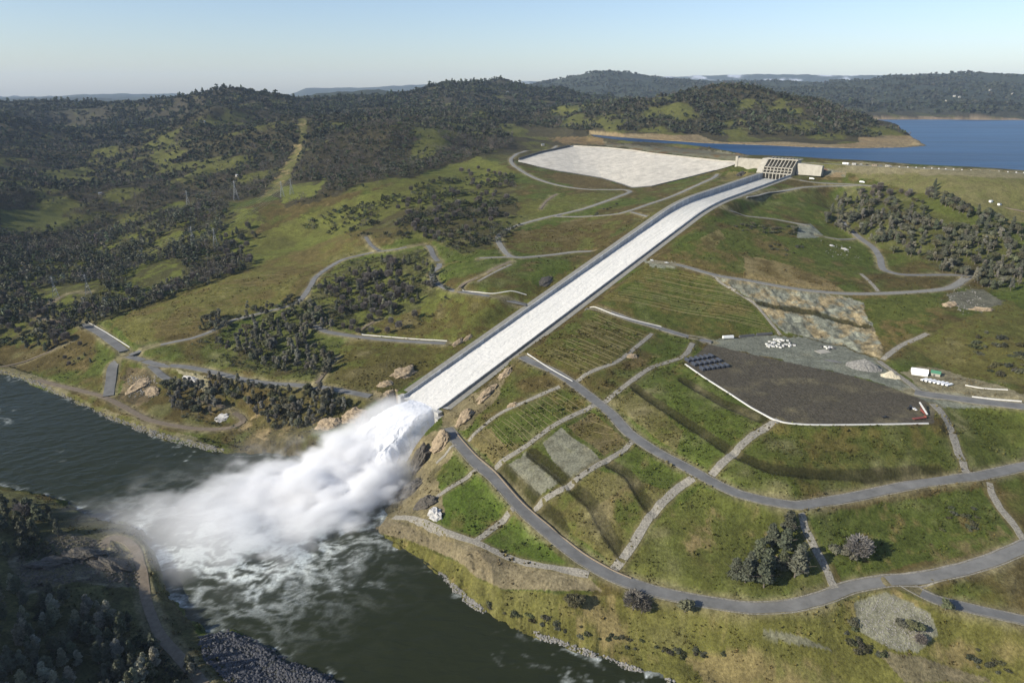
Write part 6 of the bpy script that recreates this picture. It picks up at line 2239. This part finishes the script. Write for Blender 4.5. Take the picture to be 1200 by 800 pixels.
# houses on the far slopes
HOUSES = [(595, 109.5, 'white house high on the dark middle hill'), (683, 113.5, 'white house on the shoulder right of the middle hill'), (504, 124, 'small pale house on the brown ridge at centre'), (240, 145, 'lone pale house in the left valley woods'), (118, 228, 'pale shed at the end of the green clearing'),
          (1118, 114, 'white house on the far shore hillside'), (1124, 115, 'second white house on the far shore hillside'), (1160, 107, 'pale house high on the far right hillside'), (1108, 119.5, 'lowest house on the far shore hillside'), (1186, 111, 'pale house near the right edge of the far hillside'),
          (700, 96, 'pale house on the blue mountain'), (278, 207, 'white shed beside the pylon line clearing'), (636, 171, 'small grey hut at the end of the emergency spillway')]
for a, b, lb in HOUSES:
    x, y, z = g1(a, b)
    far = math.hypot(x, y)
    s = .8 if far < 2500 else 1.0 if far < 6000 else 1.4
    e = put(empty('house', (x, y, z + (1 if far < 2500 else 5)), RNG.uniform(0, 3)), lb, 'house')
    e.scale = (s, s, s)
    MB().box(0, 0, 1.0, 12, 8, 6).build('wall', M['paleconc'], e)
    MB().add([(-6.6, -4.6, 3.9), (6.6, -4.6, 3.9), (6.6, 0, 6.8), (-6.6, 0, 6.8), (6.6, 4.6, 3.9), (-6.6, 4.6, 3.9)], [(0, 1, 2, 3), (3, 2, 4, 5), (0, 3, 5), (1, 4, 2), (0, 5, 4, 1)]).build('roof', M['galv'], e)

# ------------------------------------------------------------------ transmission towers and their lines
def pylon(px, py, h, label, rz):
    x, y, z = g1(px, py)
    e = put(empty('power_pylon', (x, y, z), rz), label, 'pylon')
    b, t = h * .13, h * .022
    zs = [0, .16, .31, .45, .57, .68, .78, .88, .97]
    r = lambda f: b + (t - b) * min(f / .68, 1)
    cor = ((-1, -1), (1, -1), (1, 1), (-1, 1))
    for sx, sy in cor:
        mb = MB()
        mb.bar((sx * b, sy * b, -.5), (sx * t, sy * t, h * .68), .22, 4)
        mb.bar((sx * t, sy * t, h * .68), (sx * t * .6, sy * t * .6, h), .18, 4)
        mb.build('leg', M['galv'], e)
    mb = MB()
    for i in range(len(zs) - 1):
        f0, f1 = zs[i], zs[i + 1]
        for k_ in range(4):
            a, c = cor[k_], cor[(k_ + 1) % 4]
            mb.bar((a[0] * r(f0), a[1] * r(f0), f0 * h), (c[0] * r(f1), c[1] * r(f1), f1 * h), .1, 3)
            mb.bar((c[0] * r(f0), c[1] * r(f0), f0 * h), (a[0] * r(f1), a[1] * r(f1), f1 * h), .1, 3)
            mb.bar((a[0] * r(f1), a[1] * r(f1), f1 * h), (c[0] * r(f1), c[1] * r(f1), f1 * h), .1, 3)
    mb.build('lattice', M['galv'], e)
    ends = []
    for f, wd in ((.72, .17), (.82, .14), (.92, .11)):
        mb = MB()
        for sy in (-1, 1):
            for sx in (-1, 1):
                mb.bar((sx * t, 0, f * h - .5), (sx * wd * h, 0, f * h + .4), .16, 4)
                mb.bar((sx * t, sy * t, f * h + 1.6), (sx * wd * h, 0, f * h + .4), .12, 4)
        arm = mb.build('crossarm', M['galv'], e)
        for sx in (-1, 1):
            mb = MB()
            mb.bar((sx * wd * h, 0, f * h + .3), (sx * wd * h, 0, f * h - 1.8), .14, 5)
            mb.build('insulator', M['glass'], arm)
            ends.append((sx * wd * h, 0, f * h - 1.8))
    R_m = Matrix.Translation((x, y, z)) @ Matrix.Rotation(rz, 4, 'Z')
    return [R_m @ Vector(p) for p in ends]


rzp = .55
pyl = [pylon(*a, rzp) for a in (
    (66, 350, 38, 'steel lattice pylon nearer the river of the pair above the track'), (104, 346, 36, 'steel lattice pylon beside the bend of the dirt track'),
    (227, 288, 38, 'outer steel pylon of the pair on the green ridge foot'), (253, 289, 36, 'steel pylon beside the clump on the green ridge foot'),
    (221, 243, 42, 'distant pylon standing out of the valley woods'), (277, 235, 46, 'tall twin-mast pylon on the crest of the meadow ridge'),
    (331, 231, 34, 'outer pylon at the bottom of the cleared strip'), (342, 228, 34, 'inner pylon at the bottom of the cleared strip'))]


def wires(A_, B_, label):
    mb = MB()
    e = put(empty('power_line', tuple(A_[0])), label, 'power line')
    for a, b in zip(A_, B_):
        L_ = (b - a).length
        pts = [a.lerp(b, t) - Vector((0, 0, 4 * L_ * .03 * t * (1 - t))) for t in np.linspace(0, 1, 14)]
        mb = MB()
        for p, q in zip(pts[:-1], pts[1:]):
            mb.bar(p, q, .07, 3)
        child(mb.build('cable', M['galv'], None), e)


wires(pyl[0], pyl[2], 'power line cables from the river pylon to the ridge foot pylon')
wires(pyl[1], pyl[3], 'power line cables from the track pylon to the clump pylon')
wires(pyl[2], pyl[6], 'power line cables climbing from the ridge foot to the cleared strip')
wires(pyl[3], pyl[7], 'power line cables climbing from the clump to the cleared strip')
wires(pyl[4], pyl[5], 'power line cables from the valley pylon to the meadow ridge')
# ------------------------------------------------------------------ light, air, camera
SUN_EL = math.radians(27)
SUN_V = Vector((-.90, -.435, 0)).normalized() * math.cos(SUN_EL) + Vector((0, 0, math.sin(SUN_EL)))
w = bpy.data.worlds.new('World')
SC.world = w
w.use_nodes = True
N, L = w.node_tree.nodes, w.node_tree.links
sky = N.new('ShaderNodeTexSky')
sky.sky_type = 'NISHITA'
sky.sun_disc = False
sky.sun_elevation = SUN_EL
sky.sun_rotation = math.atan2(SUN_V.x, SUN_V.y)
sky.air_density = 1.0
sky.dust_density = .7
sky.ozone_density = 2.2
wb = N.new('ShaderNodeVectorMath')                   # white balance of the photograph
wb.operation = 'MULTIPLY'
wb.inputs[1].default_value = (1.0, 1.0, 1.09)
L.new(sky.outputs[0], wb.inputs[0])
L.new(wb.outputs[0], N['Background'].inputs['Color'])
N['Background'].inputs['Strength'].default_value = .104
sd = bpy.data.lights.new('sun', 'SUN')
sd.energy = 5.0
sd.angle = math.radians(.5)
sd.color = (1.0, .93, .80)
so = bpy.data.objects.new('sun', sd)
so.rotation_euler = (-SUN_V).to_track_quat('-Z', 'Y').to_euler()
link(so)

# the air between here and the far ranges
bmh = MB().box(0, 11000, 445, 52000, 30000, 1110)
hz = bmh.build('haze', M['white'])
hm = bpy.data.materials.new('haze_air')
hm.use_nodes = True
N, L = hm.node_tree.nodes, hm.node_tree.links
N.remove(N['Principled BSDF'])
pv = N.new('ShaderNodeVolumePrincipled')
pv.inputs['Color'].default_value = (.62, .78, 1.0, 1)
pv.inputs['Density'].default_value = HAZE
pv.inputs['Anisotropy'].default_value = .0
L.new(pv.outputs[0], N['Material Output'].inputs['Volume'])
hz.data.materials.clear()
hz.data.materials.append(hm)
put(hz, kind='stuff')

cd = bpy.data.cameras.new('camera')
cd.lens, cd.sensor_width, cd.sensor_fit = 24.0, 36.0, 'HORIZONTAL'
cd.clip_start, cd.clip_end = 1.0, 120000
co = bpy.data.objects.new('camera', cd)
co.location = (0, 0, CAM_Z)
co.rotation_euler = (math.radians(90) - TILT, 0, 0)
link(co)
SC.camera = co

SC.view_settings.view_transform = 'Standard'
SC.view_settings.look = 'None'
SC.view_settings.exposure = EXPO
SC.view_settings.gamma = 1
SC.view_settings.use_curve_mapping = False
cy = SC.cycles
cy.use_denoising = True
cy.max_bounces = 8
cy.diffuse_bounces = 2
cy.glossy_bounces = 2
cy.volume_bounces = VB
cy.transparent_max_bounces = 8
cy.volume_step_rate = 2.0
cy.sample_clamp_indirect = 4
cy.caustics_reflective = cy.caustics_refractive = False
